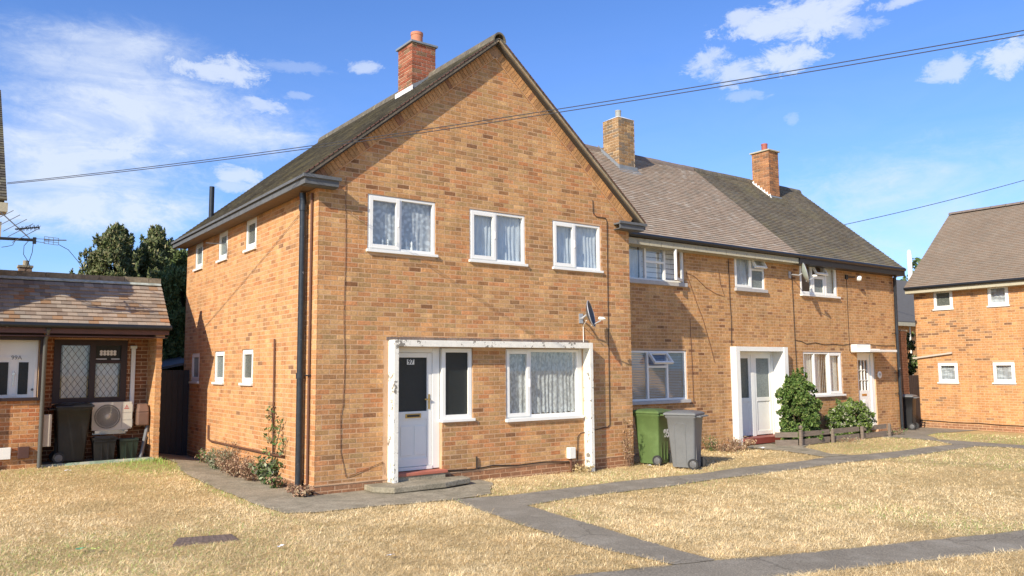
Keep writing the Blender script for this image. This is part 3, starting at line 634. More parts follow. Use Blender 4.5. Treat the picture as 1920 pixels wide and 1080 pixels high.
# reddish tile ends and mortar bedding along the verge
for F2, s in ((FL, -1), (FRr, 1)):
    ve = MB()
    y0 = -.185 if s < 0 else .17
    for i in range(45):
        v = i*.1
        a, b = (y0, y0+.015)
        ve.box(a, b, .016, .030, v, v+.118, F2)
    ve.build('verge_tile_ends', MATS.get('verge_clay') or nm('verge_clay', (.16, .075, .055), rough=.85, noise=.3, nscale=9), r97)['kind'] = 'stuff'
vm = MB()
vm.box(-.165, -.13, -.035, .012, 0, SL, FL); vm.box(.13, .165, -.035, .012, 0, SL, FRr)
vm.build('verge_mortar', nm('verge_mortar', (.36, .28, .18), rough=.95, noise=.3, nscale=10), r97)
for i in range(17):
    y = -.19+i*.465; m = MB(); seg = 8
    arc = [(3.29+.135*math.cos(a), 7.715-.055+.17*math.sin(a)) for a in [math.pi*k/seg for k in range(seg+1)]]; arc2 = [(3.29+.12*math.cos(a), 7.70-.055+.15*math.sin(a)) for a in [math.pi*k/seg for k in range(seg, -1, -1)]]
    m.prism(arc+arc2, -(y+.455), -y, FR); m.build('ridge_tile', random.choice([M_tile_old, M_tile_old]) if False else MATS.setdefault('ridge_dark', None) or nm('ridge_dark', (.12, .105, .08), rough=.95, noise=.35, nscale=7, dirt=(.35, .30, .18, .6), dscale=5, dlo=.55, dhi=.7), r97)
MB().prism([(3.10, 7.42), (3.48, 7.42), (3.40, 7.60), (3.29, 7.68), (3.18, 7.60)], .001, .034, FR).build('apex_brickwork', MATS.get('apex_brick') or nm('apex_brick', (.34, .20, .11), rough=.9, noise=.25, nscale=14), r97)
# fascia, soffit and boxed ends
MB().box(-.30, -.272, -.2, LEN+.12, 4.600, 4.690).build('fascia', M_slate_paint, h97)
MB().box(-.335, -.28, -.2, LEN+.14, 4.692, 4.735).build('gutter', M_slate_paint, h97)
MB().box(-.271, -.012, -.17, LEN+.1, 4.605, 4.618).build('soffit', M_soffit, h97)
MB().box(-.271, .24, -.2, -.17, 4.600, 4.690).box(-.335, .27, -.235, -.20, 4.692, 4.742).box(-.27, .24, -.17, -.008, 4.59, 4.604).box(-.27, .245, -.17, -.008, 4.69, 4.72).build('boxed_eave_end', M_slate_paint, h97)
MB().box(6.16, 6.82, -.2, -.17, 4.56, 4.65).box(6.13, 6.88, -.235, -.20, 4.652, 4.70).box(6.16, 6.82, -.17, -.008, 4.55, 4.564).box(6.16, 6.82, -.17, -.008, 4.65, 4.68).build('boxed_eave_end', M_slate_paint, h97)
MB().box(W+.012, W+.30, -.15, .78, 4.585, 4.6).box(W+.28, W+.31, -.17, .78, 4.59, 4.69).build('fascia', M_slate_paint, h97)
# ---- chimney builder
M_mortar_pale = nm('pale_mortar', (.78, .62, .42), rough=.95, noise=.1)
def chimney(parent, x0, x1, y0, y1, zb, zt, pal, capmat, pot, potmat, limit=70, flashmat=None, slope=None, cap=.04, cement=None):
    body = MB().box(x0+.006, x1-.006, y0+.006, y1-.006, zb-.5, zt); ch = body.build('chimney', M_mortar_pale if cement or not flashmat and pal is BRK_CH_RED else M_mortar, parent)
    P = Pieces('brick', M_brick)
    lay_bricks(P, Frame((x0, y0, 0), (1, 0, 0), (0, -1, 0)), 0, x1-x0, zb-.45, zt, [], pal, 0, None, None, zt)
    lay_bricks(P, Frame((x0, y0, 0), (0, 1, 0), (-1, 0, 0)), 0, y1-y0, zb-.45, zt, [], pal, 1, None, None, zt)
    lay_bricks(P, Frame((x1, y1, 0), (0, -1, 0), (1, 0, 0)), 0, y1-y0, zb-.45, zt, [], pal, 1, None, None, zt)
    lay_bricks(P, Frame((x1, y1, 0), (-1, 0, 0), (0, 1, 0)), 0, x1-x0, zb-.45, zt, [], pal, 0, None, None, zt)
    P.build('brick', ch, limit)
    if cap: MB().box(x0-cap, x1+cap, y0-cap, y1+cap, zt, zt+.045).build('cap', capmat, ch, bevel=.006)
    cx, cy = (x0+x1)/2, (y0+y1)/2
    if cement:
        m = MB(); a = .01
        m.raw([(x0-a, y0-a, zt+.0), (x1+a, y0-a, zt), (x1+a, y1+a, zt), (x0-a, y1+a, zt), (cx-.12, cy-.12, zt+.10), (cx+.12, cy-.12, zt+.10), (cx+.12, cy+.12, zt+.10), (cx-.12, cy+.12, zt+.10)], [(0, 1, 5, 4), (1, 2, 6, 5), (2, 3, 7, 6), (3, 0, 4, 7), (4, 5, 6, 7), (3, 2, 1, 0)]); m.build('cement_flaunching', M_white_flash, ch)
    r, hgt, z0 = pot
    MB().lathe([(r, 0), (r, hgt*.8), (r*1.07, hgt*.82), (r*1.07, hgt), (r*.85, hgt), (r*.82, hgt*.4)], (cx, cy, zt+z0), 18).build('chimney_pot', potmat, ch, smooth=True)
    return ch
c1 = chimney(h97, ch1[0], ch1[1], ch1[2], ch1[3], roofz(2.8)-.2, 8.33, BRK_CH_RED, M_lead, (.12, .31, .04), M_terra)
fz = roofz(2.8)
MB().box(2.775, 2.788, 2.08, 2.80, fz-.02, fz+.12).build('flashing', M_white_flash, c1)
m = MB()
m.prism([(2.77, fz-.01), (3.29, roofz(3.29)), (3.29, roofz(3.29)+.10), (3.05, roofz(3.05)+.09), (2.77, fz+.13)], -2.127, -2.114, FR); m.build('flashing', M_lead, c1)
add_tube('vent_pipe', [(.3, 6.8, 5.1), (.3, 6.8, 5.95)], .055, M_black_paint, h97, 12)
# ---- windows of 97
c = lambda *a: a
for (a, b, z0, z1), k in zip(op_f[:3], ('floral', 'sheer', 'sheer')):
    mid = a+(b-a)*.47
    w_ = window(h97, FR, a+.006, b-.006, z0+.045, z1-.004, [(a, mid, z0+.04, z1, 'sash'), (mid, b, z0+.04, z1, 'fixed')], curtain=k)
    hz = z0+.45; MB().box(mid-.052, mid-.036, -.0, .03, hz, hz+.13, FR).build('handle', M_white_paint, w_)
    if k == 'floral':
        for s_ in (.25, .33, .6, .68):      # small ornaments on the inner sill
            MB().lathe([(.02, 0), (.03, .03), (.012, .08), (.022, .13), (.006, .16)], FR(a+(b-a)*s_, -.10, z0+.09), 10).build('ornament', M_white_paint, w_, smooth=True)
for (a, b, z0, z1) in op_l:
    low = z1 < 3; far = a > 6
    g = M_frost_grey if (low and a < 4) else (M_frost if a > 4 else M_frost_grey)
    w_ = window(h97, LF, a+.006, b-.006, z0+.04, z1-.004, [(a, b, z0+.04, z1, 'sash', None, g)], curtain=None, sill=.045, rec=.02)
# the middle upper window stands ajar on a stay
MB().tube([(-.03, 4.60, 4.33), (-.36, 4.72, 4.34)], .008, 6).tube([(-.03, 4.50, 4.34), (-.03, 4.42, 4.02)], .008, 6).build('window_stay', M_slate_paint, h97)
# side window by the door, and big living room window
wz = window(h97, FR, 2.21, 2.80, 1.0, 2.175, [(2.2, 2.81, .99, 2.18, 'fixed', M_obscure)], fw=.07, rec=.02)
wz = window(h97, FR, 3.51, 5.22, .955, 2.175, [(3.5, 4.06, .95, 2.18, 'sash'), (4.06, 5.22, .95, 2.18, 'fixed')], curtain='fine', fw=.055, rec=.03, sill=.06, cz=(.02, 1), sill_z=.055)
MB().box(4.0, 4.016, .0, .035, 1.5, 1.64, FR).build('handle', M_white_paint, wz)
MB().box(5.222, 5.30, -.25, -.03, .905, 2.185, FR).build('side_infill', M_white_paint, h97)
# room behind the dark door glass
# ---- door surround frame (painted concrete)
dsur = MB(); dsur.box(1.205, 1.290, -.12, .195, .05, 2.295, FR)
dsur.box(5.305, 5.385, -.25, .195, -.1, 2.295, FR); dsur.box(1.290, 5.305, -.08, .1945, 2.19, 2.294, FR)
sur = dsur.build('door_surround', M_old_white, h97, bevel=.005)
# ---- door
door = empty('tmp', (1.72, .1, .2)); door.name = 'door'; place(door, h97, (1.72, .1, .2))
DF = FR.shifted(-.10)
MB().box(1.292, 1.36, -.05, .02, .22, 2.188, DF).box(2.06, 2.198, -.05, .02, .22, 2.188, DF).box(1.36, 2.06, -.05, .019, 2.10, 2.188, DF).box(1.36, 2.06, -.05, .03, .215, .27, DF).build('door_frame', M_upvc, door, bevel=.004)
leaf = MB(); leaf.box(1.365, 1.44, -.04, .012, .275, 2.095, DF).box(1.965, 2.055, -.04, .012, .275, 2.095, DF).box(1.44, 1.965, -.04, .0115, 2.02, 2.095, DF).box(1.44, 1.965, -.04, .0115, 1.02, 1.15, DF).box(1.44, 1.965, -.04, .0, .275, 1.02, DF)
leaf.box(1.44, 1.965, 0, .0115, .275, .40, DF); leaf.build('door_leaf', M_upvc, door, bevel=.004)
for a in (1.48, 1.73):
    MB().box(a, a+.20, .0, .010, .45, .92, DF).build('door_panel', M_upvc, door, bevel=.008)
MB().box(1.44, 1.965, -.03, -.015, 1.15, 2.02, DF).build('glass', M_obscure, door)
MB().box(1.56, 1.85, .012, .022, 1.045, 1.115, DF).build('letterbox', M_brass, door, bevel=.004)
MB().box(1.59, 1.82, .0221, .026, 1.062, 1.098, DF).build('letterbox_flap', M_black, door)
MB().box(1.985, 2.015, .012, .022, 1.18, 1.42, DF).box(1.90, 2.005, .045, .06, 1.33, 1.35, DF).box(1.99, 2.008, .012, .06, 1.33, 1.35, DF).build('handle', M_brass, door, bevel=.003)
MB().box(1.60, 1.735, -.014, -.010, 1.905, 1.99, DF).build('number_plate', M_white_paint, door)
text(door, '97', DF, 1.667, -.008, 1.948, .105, M_dark_text, bold=.002)
# steps
MB().box(1.292, 2.24, -.10, .12, .155, .205, FR).build('doorstep', M_redstep, h97, bevel=.008)
MB().box(1.30, 2.20, -.10, .10, -.1, .154, FR).build('step_riser', M_concrete, h97)
st = MB(); st.prism([(.78, -.35), (1.0, -.62), (1.9, -.60), (2.48, -.42), (2.52, -.12), (.8, -.008)], 0, .085, Frame((0, 0, 0), (1, 0, 0), (0, 0, 1), (0, 1, 0))); st.build('step', M_concrete, h97, bevel=.012)
# ---- pipes and cables on 97
dp = MB(); dp.tube([(-.10, .40, 4.58), (-.085, .40, 4.45), (-.085, .40, 1.62), (-.085, .39, .03)], .052, 14); dp.build('downpipe', M_black_paint, h97, smooth=True)
for z in (4.3, 1.7): MB().lathe([(.064, 0), (.064, .09)], (-.085, .40, z), 14).build('pipe_collar', M_black_paint, h97, smooth=True)
MB().box(-.09, -.01, .16, .20, 1.74, 1.76).build('pipe_bracket', M_black_paint, h97)
add_tube('service_pipe', [(-.03, .19, 4.55), (-.03, .19, .05)], .020, M_cable_brown, h97, 8)
add_tube('service_pipe', [(-.03, 1.69, 2.35), (-.03, 1.67, 1.2), (-.03, 1.65, .45)], .016, M_cable_brown, h97, 8)
add_tube('service_pipe', [(-.03, 5.36, .74), (-.035, 5.33, .47), (-.035, 5.2, .44), (-.04, 3.2, .45), (-.04, 1.5, .46), (-.04, 1.15, .47)], .018, M_cable_brown, h97, 8)
add_tube('cable', [FR(5.615, .012, 5.08), FR(5.62, .012, 4.82), FR(5.70, .012, 4.76), FR(5.95, .012, 4.755), FR(5.985, .012, 4.68), FR(5.965, .012, 3.2), FR(5.955, .012, 1.5), FR(5.95, .012, .74), FR(5.9, .012, .70), FR(5.42, .012, .64), FR(5.2, .012, .62), FR(5.13, .012, .55), FR(5.12, .012, .12)], .0075, M_cable, h97)
add_tube('cable', [FR(.44, .010, 4.80), FR(.45, .010, 3.6), FR(.435, .010, 2.6), FR(.46, .010, 2.0), FR(.44, .010, 1.3), FR(.40, .012, 1.15), FR(.41, .010, .6), FR(.50, .012, .22), FR(.6, .014, .24), FR(.9, .012, .33), FR(1.12, .012, .40), FR(1.15, .013, .2)], .0038, M_cable_brown, h97)
add_tube('cable', [FR(2.3, .02, .17), FR(2.8, .02, .15), FR(3.2, .022, .185), FR(3.7, .02, .145), FR(4.3, .022, .16), FR(4.9, .02, .12)], .011, M_cable, h97)
MB().tube([FR(2.86, .03, .15), FR(2.86, .03, .36)], .014, 6).build('vent_hook', M_cable, h97)
# meter box
mt_ = MB().box(4.86, 5.0, .0, .10, .18, .38, FR).build('meter_box', M_grey_plastic, None, bevel=.006); mt_.data.materials[0] = M_white_paint; tag(mt_, 'small white meter box low on the wall below the big lace-curtained window', 'meter box')
MB().tube([FR(4.93, .04, .18), FR(4.93, .04, -.05)], .02, 8).build('conduit', M_cable_brown, mt_)

# ---- satellite dish builder
def dish(name, c, nrm, rx, rz, mat, rimmat, wall, label, lnb=.34, poledown=None):
    c = Vector(c); nrm = Vector(nrm).normalized(); side = Vector((0, 0, 1)).cross(nrm).normalized(); up = nrm.cross(side)
    root = empty(name, wall, label, 'satellite dish')
    m = MB(); rings = 6; seg = 28; V = []
    for sgn, off in ((1, 0), (-1, -.012)):
        for i in range(rings+1):
            r = i/rings
            for k in range(seg): a = 2*math.pi*k/seg; V.append(c+side*(rx*r*math.cos(a))+up*(rz*r*math.sin(a))+nrm*(.075*r*r+off))
    Fs = []
    for s_ in (0, 1):
        b = s_*(rings+1)*seg
        for i in range(rings):
            for k in range(seg): Fs.append((b+i*seg+k, b+i*seg+(k+1) % seg, b+(i+1)*seg+(k+1) % seg, b+(i+1)*seg+k))
    b = (rings+1)*seg
    for k in range(seg): Fs.append((rings*seg+k, rings*seg+(k+1) % seg, b+rings*seg+(k+1) % seg, b+rings*seg+k))
    m.raw(V, Fs); d = m.build('reflector', mat, root, smooth=True)
    rim = MB().tube([c+side*(rx*math.cos(a))+up*(rz*math.sin(a))+nrm*.07 for a in [2*math.pi*k/28 for k in range(29)]], .009, 6).build('rim', rimmat, root)
    tip = c+nrm*lnb-up*rz*.55; MB().tube([c-up*rz*.85+nrm*.02, tip-nrm*.03-up*.03], .012, 6).build('feed_arm', M_galv, root)
    MB().lathe([(.012, -.05), (.03, -.02), (.032, .05), (.02, .07)], tip, 12, -nrm+up*.3).build('feed_horn', M_white_paint, root, smooth=True)
    MB().lathe([(.012, -.05), (.026, -.02), (.028, .04)], tip+side*.06, 12, -nrm+up*.3).build('feed_horn', M_white_paint, root, smooth=True)
    w = Vector(wall); MB().tube([c-nrm*.02, c-nrm*.10-up*.03, (w.x, w.y-.10, w.z), w], .018, 8).box(w.x-.05, w.x+.05, w.y-.015, w.y, w.z-.09, w.z+.09).build('wall_bracket', M_galv, root)
    if poledown:
        add_tube('cable', [c-nrm*.05-up*.1, (w.x+.05, w.y-.012, w.z-.15), (w.x+.05, w.y-.012, poledown)], .008, M_white_paint, root)
    return root
dish('satellite_dish', (5.15, -.32, 2.81), (.56, -.80, .22), .205, .25, M_dish, M_galv, (5.26, -.0, 2.76), 'dark grey satellite dish beside the wall cable of the near gable', .25, 2.31)

# ================================================================== THE TERRACE (two houses in one recessed range)
def part_wall(P, F, u0, u1, ops, pal, plinth, base=BASE-.05): lay_bricks(P, F, u0, u1, -.25, 4.62, ops, pal, 0, None, plinth, base)
XB = 13.62
opA = [(6.66, 9.47, 3.72, 4.61), (11.295, 12.51, 3.72, 4.60), (6.66, 9.46, 1.04, 2.205), (11.02, 13.09, -.3, 2.31)]
opC = [(14.02, 15.80, 3.69, 4.60), (14.02, 15.84, 1.0, 2.20), (16.62, 17.56, -.3, 2.20)]
def loft_roof(parent, x0, x1, pal, mat, limit, chim, right=False):
    Fs = Frame((0, .82, 4.72), (1, 0, 0), (0, -SINA2, COSA2), (0, COSA2, SINA2)); Fb = Frame((0, 7.78, 4.72), (-1, 0, 0), (0, SINA2, COSA2), (0, -COSA2, SINA2))
    m = MB(); m.box(x0, x1, -.06, .012, .02, SL2, Fs); m.box(-x1, -x0, -.06, .012, .02, SL2, Fb); r = m.build('roof', M_under, parent)
    T = Pieces('tile', mat)
    lay_tiles(T, Fs, x0, x1, 0, SL2-.03, pal, skip=lambda u, v: chim[0]-.02 < u < chim[1]+.02 and .82+v*COSA2 > chim[2]+.02)
    lay_tiles(T, Fb, -x1, -x0, 0, SL2-.03, pal)
    T.build('roof_tile', r, limit)
    return r, Fs
TAN2 = (7.72-4.72)/3.48; COSA2 = 1/math.sqrt(1+TAN2*TAN2); SINA2 = TAN2*COSA2; SL2 = 3.48/COSA2
def ridge(parent, x0, x1, mat, step=.46):
    x = x0
    while x < x1-.05:
        e = min(x+step-.012, x1); zj = random.uniform(-.004, .004)
        arc = [(4.3+.135*math.cos(a), 7.65+zj+.16*math.sin(a)) for a in [math.pi*k/8 for k in range(9)]]; arc2 = [(4.3+.117*math.cos(a), 7.64+zj+.14*math.sin(a)) for a in [math.pi*k/8 for k in range(8, -1, -1)]]
        MB().prism(arc+arc2, x, e, lambda u, n, z: (n, u, z)).build('ridge_tile', mat, parent); x += step
# --- middle house
h95 = empty('brick_house', (10.1, 4.0, 0), 'middle terraced brick house with newer brown tiled roof and white framed double doors', 'house')
wm = MB(); wall_body(wm, WG, 6.58, XB, -.3, 4.72, opA, .26); w95 = wm.build('wall', M_mortar, h95); MB().box(6.6, XB, 7.24, 7.499, -.3, 4.72).build('rear_wall', M_mortar, h95)
B = Pieces('brick', M_brick); part_wall(B, WG, 6.60, XB-.005, opA, BRK_WING, (.03, BRK_PLINTH)); B.build('brick', w95, 270)
ch2 = (9.80, 10.39, 3.52, 4.12)
r95, FS = loft_roof(h95, 6.2, 13.6, TLNEW, M_tile, 290, ch2)
ridge(r95, 6.2, 13.6, nm('ridge_brown', (.19, .15, .125), rough=.9, noise=.15, nscale=6))
c2 = chimney(h95, *ch2, 7.0, 8.46, BRK_CH_BUFF, None, (.08, .22, .08), nm('grey_cowl', (.30, .30, .27), rough=.7), 110, cap=0, cement=True)
def zr(y): return 4.72+(y-.82)*TAN2
m = MB(); m.prism([(3.42, zr(3.42)-.01), (4.3, zr(4.3)), (4.3, zr(4.3)+.14), (3.50, zr(3.5)+.12)], 9.765, 9.795, lambda u, n, z: (n, u, z)); m.build('flashing', M_lead, c2)
m = MB(); m.box(9.76, 10.43, 3.47, 3.513, 6.98, 7.15); m.raw([(9.7, 3.32, zr(3.32)+.035), (10.5, 3.32, zr(3.32)+.035), (10.5, 3.50, zr(3.5)+.04), (9.7, 3.50, zr(3.5)+.04)], [(0, 1, 2, 3)]); m.build('flashing', M_lead, c2)
# --- end house
h91 = empty('brick_house', (16.2, 4.0, 0), 'end terraced brick house with dark mossy roof and flat white door canopy', 'house')
wm = MB(); wall_body(wm, WG, XB, RX, -.3, 4.72, opC, .26); wm.box(RX-.26, RX-.001, 1.36, 7.24, -.3, 4.72); wm.box(XB, RX-.001, 7.24, 7.5, -.3, 4.72)
wm.prism([(1.1, 4.72), (7.5, 4.72), (4.3, 7.66)], RX-.26, RX-.002, lambda u, n, z: (n, u, z)); w91 = wm.build('wall', M_mortar, h91)
B = Pieces('brick', M_brick); part_wall(B, WG, XB+.005, RX, opC, BRK_WING, (.03, BRK_PLINTH))
lay_bricks(B, Frame((RX, 7.5, 0), (0, -1, 0), (1, 0, 0)), 0, 6.4, -.25, 7.4, [], BRK_WING, 1, lambda z: (0, 6.4) if z < 4.72 else ((z-4.7)/.93, 6.4-(z-4.7)/.93), None, BASE-.05)
B.build('brick', w91, 270)
ch3 = (16.37, 16.87, 3.57, 4.20)
r91, _ = loft_roof(h91, 13.6, 18.98, TLOLD, M_tile_old, 290, ch3)
ridge(r91, 13.6, 18.98, MATS['ridge_dark'])
MB().box(18.96, 18.99, -.06, .01, 0, SL2, FS).build('verge_board', M_slate_paint, r91)
c3 = chimney(h91, *ch3, 7.0, 8.60, BRK_CH_OR, M_cream, (.095, .27, .045), M_terra_red, 80, cap=.05)
m = MB(); m.prism([(3.42, zr(3.42)-.01), (4.3, zr(4.3)), (4.3, zr(4.3)+.09), (3.50, zr(3.5)+.06)], 16.31, 16.34, lambda u, n, z: (n, u, z))
for i in range(8):
    y = 3.5+i*.1; m.raw([(16.325, y, zr(y)+.05), (16.325, y+.10, zr(y+.1)+.05), (16.325, y+.03, zr(y)+.17), (16.335, y, zr(y)+.05), (16.335, y+.1, zr(y+.1)+.05), (16.335, y+.03, zr(y)+.17)], [(0, 1, 2), (3, 5, 4), (0, 2, 5, 3), (1, 4, 5, 2)])
m.build('flashing', M_white_flash, c3)
m = MB(); m.box(16.31, 16.92, 3.53, 3.563, 7.0, 7.15); m.build('flashing', M_lead, c3)
# --- eaves
MB().tube([(6.9, .80, 4.705), (XB, .80, 4.695)], .052, 10).build('gutter', M_black, h95, smooth=True)
MB().tube([(XB, .80, 4.695), (18.98, .80, 4.69)], .052, 10).build('gutter', M_black, h91, smooth=True)
x = 6.95
while x < XB-.05:
    e = min(x+.37, XB); MB().box(x, e-.006, .835, .90, 4.50, 4.595).build('soffit_block', M_cream, h95, bevel=.004); x += .375
MB().box(6.9, XB, .86, 1.1, 4.596, 4.615).box(6.9, XB, .91, 1.098, 4.49, 4.5).box(6.9, XB, .84, .86, 4.596, 4.64).build('soffit', M_cream, h95)
MB().box(XB+.001, 18.98, .80, .835, 4.50, 4.66).box(XB+.001, 18.98, .835, 1.098, 4.50, 4.515).build('fascia', M_black, h91)
MB().box(11.5, 11.8, .76, .83, 4.60, 4.615).build('gutter_patch', M_white_paint, h95) if False else None
# --- windows of the middle house
window(h95, WG, 6.61, 9.46, 3.765, 4.60, [(6.6, 8.205, 3.76, 4.6, 'fixed'), (8.205, 8.83, 4.20, 4.6, 'fixed'), (8.205, 8.83, 3.76, 4.20, 'fixed'), (8.83, 9.46, 3.76, 4.6, 'side', math.radians(27))], curtain=None, sill=.07, sill_z=.09, sillmat=nm('grey_sill', (.42, .40, .38), rough=.8, noise=.1), rec=.02)
cw = [o for o in h95.children if o.name.startswith('window')][0]
cu(cw, WG, 6.65, 8.15, 3.8, 4.58, 'sheer', -.20); cu(cw, WG, 8.92, 9.42, 3.8, 4.58, 'net', -.21); MB().box(8.2, 8.9, -.22, -.20, 3.8, 4.55, WG).build('blind', M_curtain, cw)
for i in range(6): MB().box(8.24, 9.4, -.17, -.165, 3.86+i*.115, 3.872+i*.115, WG).build('blind_rod', M_slate_paint, cw)
window(h95, WG, 11.30, 12.505, 3.765, 4.59, [(11.3, 11.985, 3.76, 4.6, 'sash'), (11.985, 12.505, 4.27, 4.6, 'top', math.radians(27)), (11.985, 12.505, 3.76, 4.27, 'fixed', M_frost)], curtain='sheer', sill=.07, sill_z=.08, sillmat=MATS['grey_sill'], rec=.02)
window(h95, WG, 6.61, 9.45, 1.09, 2.195, [(6.6, 8.2, 1.08, 2.2, 'fixed'), (8.2, 8.83, 1.84, 2.2, 'top', math.radians(40)), (8.2, 8.83, 1.08, 1.84, 'fixed'), (8.83, 9.45, 1.08, 2.2, 'fixed')], curtain='venetian', sill=.08, sill_z=.07, rec=.02, sillmat=MATS['grey_sill'])
# --- white framed doorway
MB().box(11.03, 11.18, -.15, .17, -.06, 2.31, WG).box(12.93, 13.09, -.15, .19, -.06, 2.31, WG).box(11.18, 12.93, -.149, .169, 2.20, 2.309, WG).box(12.925, 12.93, -.4, -.15, 0, 2.2, WG).build('door_surround', M_white_paint, h95, bevel=.006)
D2 = WG.shifted(-.18)
d95 = empty('tmp', (12.1, 1.28, 0)); d95.name = 'door'; place(d95, h95, (12.1, 1.28, 0))
MB().box(11.18, 11.40, -.05, .02, .1, 2.2, D2).box(12.02, 12.15, -.05, .02, .1, 2.2, D2).box(12.85, 12.93, -.05, .02, .1, 2.2, D2).box(11.4, 12.85, -.05, .018, 2.12, 2.2, D2).build('door_frame', M_upvc, d95)
for a, b, g in ((11.40, 12.02, M_frost_grey), (12.15, 12.85, M_frost)):
    MB().box(a, a+.09, -.03, .008, .12, 2.12, D2).box(b-.09, b, -.03, .008, .12, 2.12, D2).box(a+.09, b-.09, -.03, .0075, 2.03, 2.12, D2).box(a+.09, b-.09, -.03, .0075, .95, 1.05, D2).box(a+.09, b-.09, -.03, .0075, .12, .22, D2).box(a+.09, b-.09, -.03, -.012, .22, .95, D2).build('door_leaf', M_upvc, d95, bevel=.004)
    MB().box(a+.09, b-.09, -.02, -.01, 1.05, 2.03, D2).build('glass', g, d95)
MB().box(11.18, 12.93, -.18, .20, -.05, .10, WG).build('doorstep', M_redstep2, h95, bevel=.01)
# --- windows and door of the end house
window(h91, WG, 14.03, 15.79, 3.74, 4.59, [(14.02, 14.62, 3.73, 4.6, 'sash', None, M_glass), (14.62, 15.2, 4.27, 4.6, 'top', math.radians(27)), (14.62, 15.2, 3.73, 4.27, 'sash', None, M_frost), (15.2, 15.79, 3.73, 4.6, 'sash')], curtain=None, sill=.08, sill_z=.05, rec=.015)
cw = [o for o in h91.children if o.name.startswith('window')][0]; cu(cw, WG, 15.2, 15.75, 3.8, 4.55, 'roller', -.12)
window(h91, WG, 14.03, 15.83, 1.05, 2.19, [(14.02, 14.55, 1.04, 2.2, 'fixed'), (14.55, 15.2, 1.04, 2.2, 'fixed'), (15.2, 15.83, 1.04, 2.2, 'sash')], curtain='vertical', sill=.08, sill_z=.05, rec=.015)
d91 = empty('tmp', (17.1, 1.18, 0)); d91.name = 'door'; place(d91, h91, (17.1, 1.18, 0)); D3 = WG.shifted(-.07)
MB().box(16.62, 16.68, -.06, .02, 0, 2.19, D3).box(17.40, 17.56, -.06, .03, 0, 2.19, D3).box(16.68, 17.4, -.06, .018, 2.12, 2.19, D3).build('door_frame', M_upvc, d91)
MB().box(16.685, 16.78, -.04, .0, .04, 2.12, D3).box(17.27, 17.395, -.04, .0, .04, 2.12, D3).box(16.78, 17.27, -.04, -.001, 1.98, 2.12, D3).box(16.78, 17.27, -.04, -.001, .04, 1.12, D3).build('door_leaf', M_upvc, d91)
MB().box(16.78, 17.27, -.035, -.03, 1.12, 1.98, D3).build('glass', M_glass, d91)
gb = MB()
for i in (1, 2): gb.box(16.78+i*.163-.009, 16.78+i*.163+.009, -.03, .002, 1.12, 1.98, D3)
for i in (1, 2): gb.box(16.78, 17.27, -.03, .001, 1.12+i*.287-.009, 1.12+i*.287+.009, D3)
gb.build('glazing_bars', M_upvc, d91)
MB().box(16.9, 17.15, .0, .008, .96, 1.02, D3).build('letterbox', M_brass, d91)
MB().lathe([(.12, 0), (.13, .02), (.09, .03)], D3(17.02, 0, .72), 16, (0, -1, 0)).build('door_moulding', M_upvc, d91)
MB().box(16.33, 17.05, .0, .18, 2.22, 2.42, WG).box(16.34, 17.80, .0, .55, 2.20, 2.265, WG).box(17.1, 17.79, .0, .05, 2.266, 2.30, WG).build('door_canopy', M_white_paint, h91, bevel=.006)
ru = MB().lathe([(.105, 0), (.105, .02), (.09, .03)], WG(17.76, .0, 1.55), 24, (0, -1, 0)).build('number_roundel', M_white_paint, h91, smooth=True)
text(ru, '91', WG, 17.76, .032, 1.55, .12, M_dark_text)
# --- gutters' downpipe, cables
MB().tube([(18.74, .84, 4.62), (18.74, 1.0, 4.45), (18.74, 1.02, 3.0), (18.74, 1.02, -.05)], .048, 12).build('downpipe', M_black_paint, h91, smooth=True)
for z in (2.75, .95): MB().lathe([(.06, 0), (.06, .07)], (18.74, 1.02, z), 12).tube([(18.74, 1.02, z), (18.56, 1.08, z+.04)], .01, 5).build('pipe_bracket', M_black_paint, h91)
CB = lambda pts, n=.014: [WG(u, n, z) for u, z in pts]
add_tube('cable', CB([(9.51, 4.01), (9.66, 3.72), (9.86, 3.30), (10.06, 2.93), (10.28, 2.35), (10.43, 1.92)]), .006, M_cable_brown, h95)
add_tube('cable', CB([(9.50, 4.02), (9.8, 3.95), (10.2, 3.70), (10.55, 3.58), (10.87, 3.52), (10.80, 3.7), (10.73, 3.82), (10.70, 4.1)]), .005, M_cable_brown, h95)
add_tube('cable', CB([(11.06, 4.46), (11.07, 3.9), (11.07, 3.4), (11.10, 2.96), (11.08, 2.6), (11.07, 2.34)]), .008, M_cable, h95)
add_tube('cable', CB([(9.60, 2.95), (9.60, 2.42), (9.62, 1.8), (9.63, 1.04)]), .006, M_cable_brown, h95)
add_tube('cable', CB([(13.66, 4.30), (13.67, 3.4), (13.68, 2.47), (13.70, 1.75)]), .009, M_cable, h91)
add_tube('cable', CB([(13.72, 2.50), (13.95, 2.48), (14.2, 2.41), (14.6, 2.45), (15.0, 2.40), (15.5, 2.42), (15.9, 2.395), (16.3, 2.435), (17.2, 2.43), (18.0, 2.40), (18.70, 2.41)]), .007, M_cable, h91)
add_tube('cable', CB([(16.27, 4.32), (16.25, 3.4), (16.24, 2.43), (16.24, 2.25), (16.35, 2.15)]), .006, M_cable, h91)
dish('satellite_dish', (13.60, .72, 4.23), (.66, -.72, .22), .20, .26, M_dish_pale, M_galv, (13.56, 1.09, 4.22), 'pale satellite dish under the black eaves beside the three-part upper window', .28)
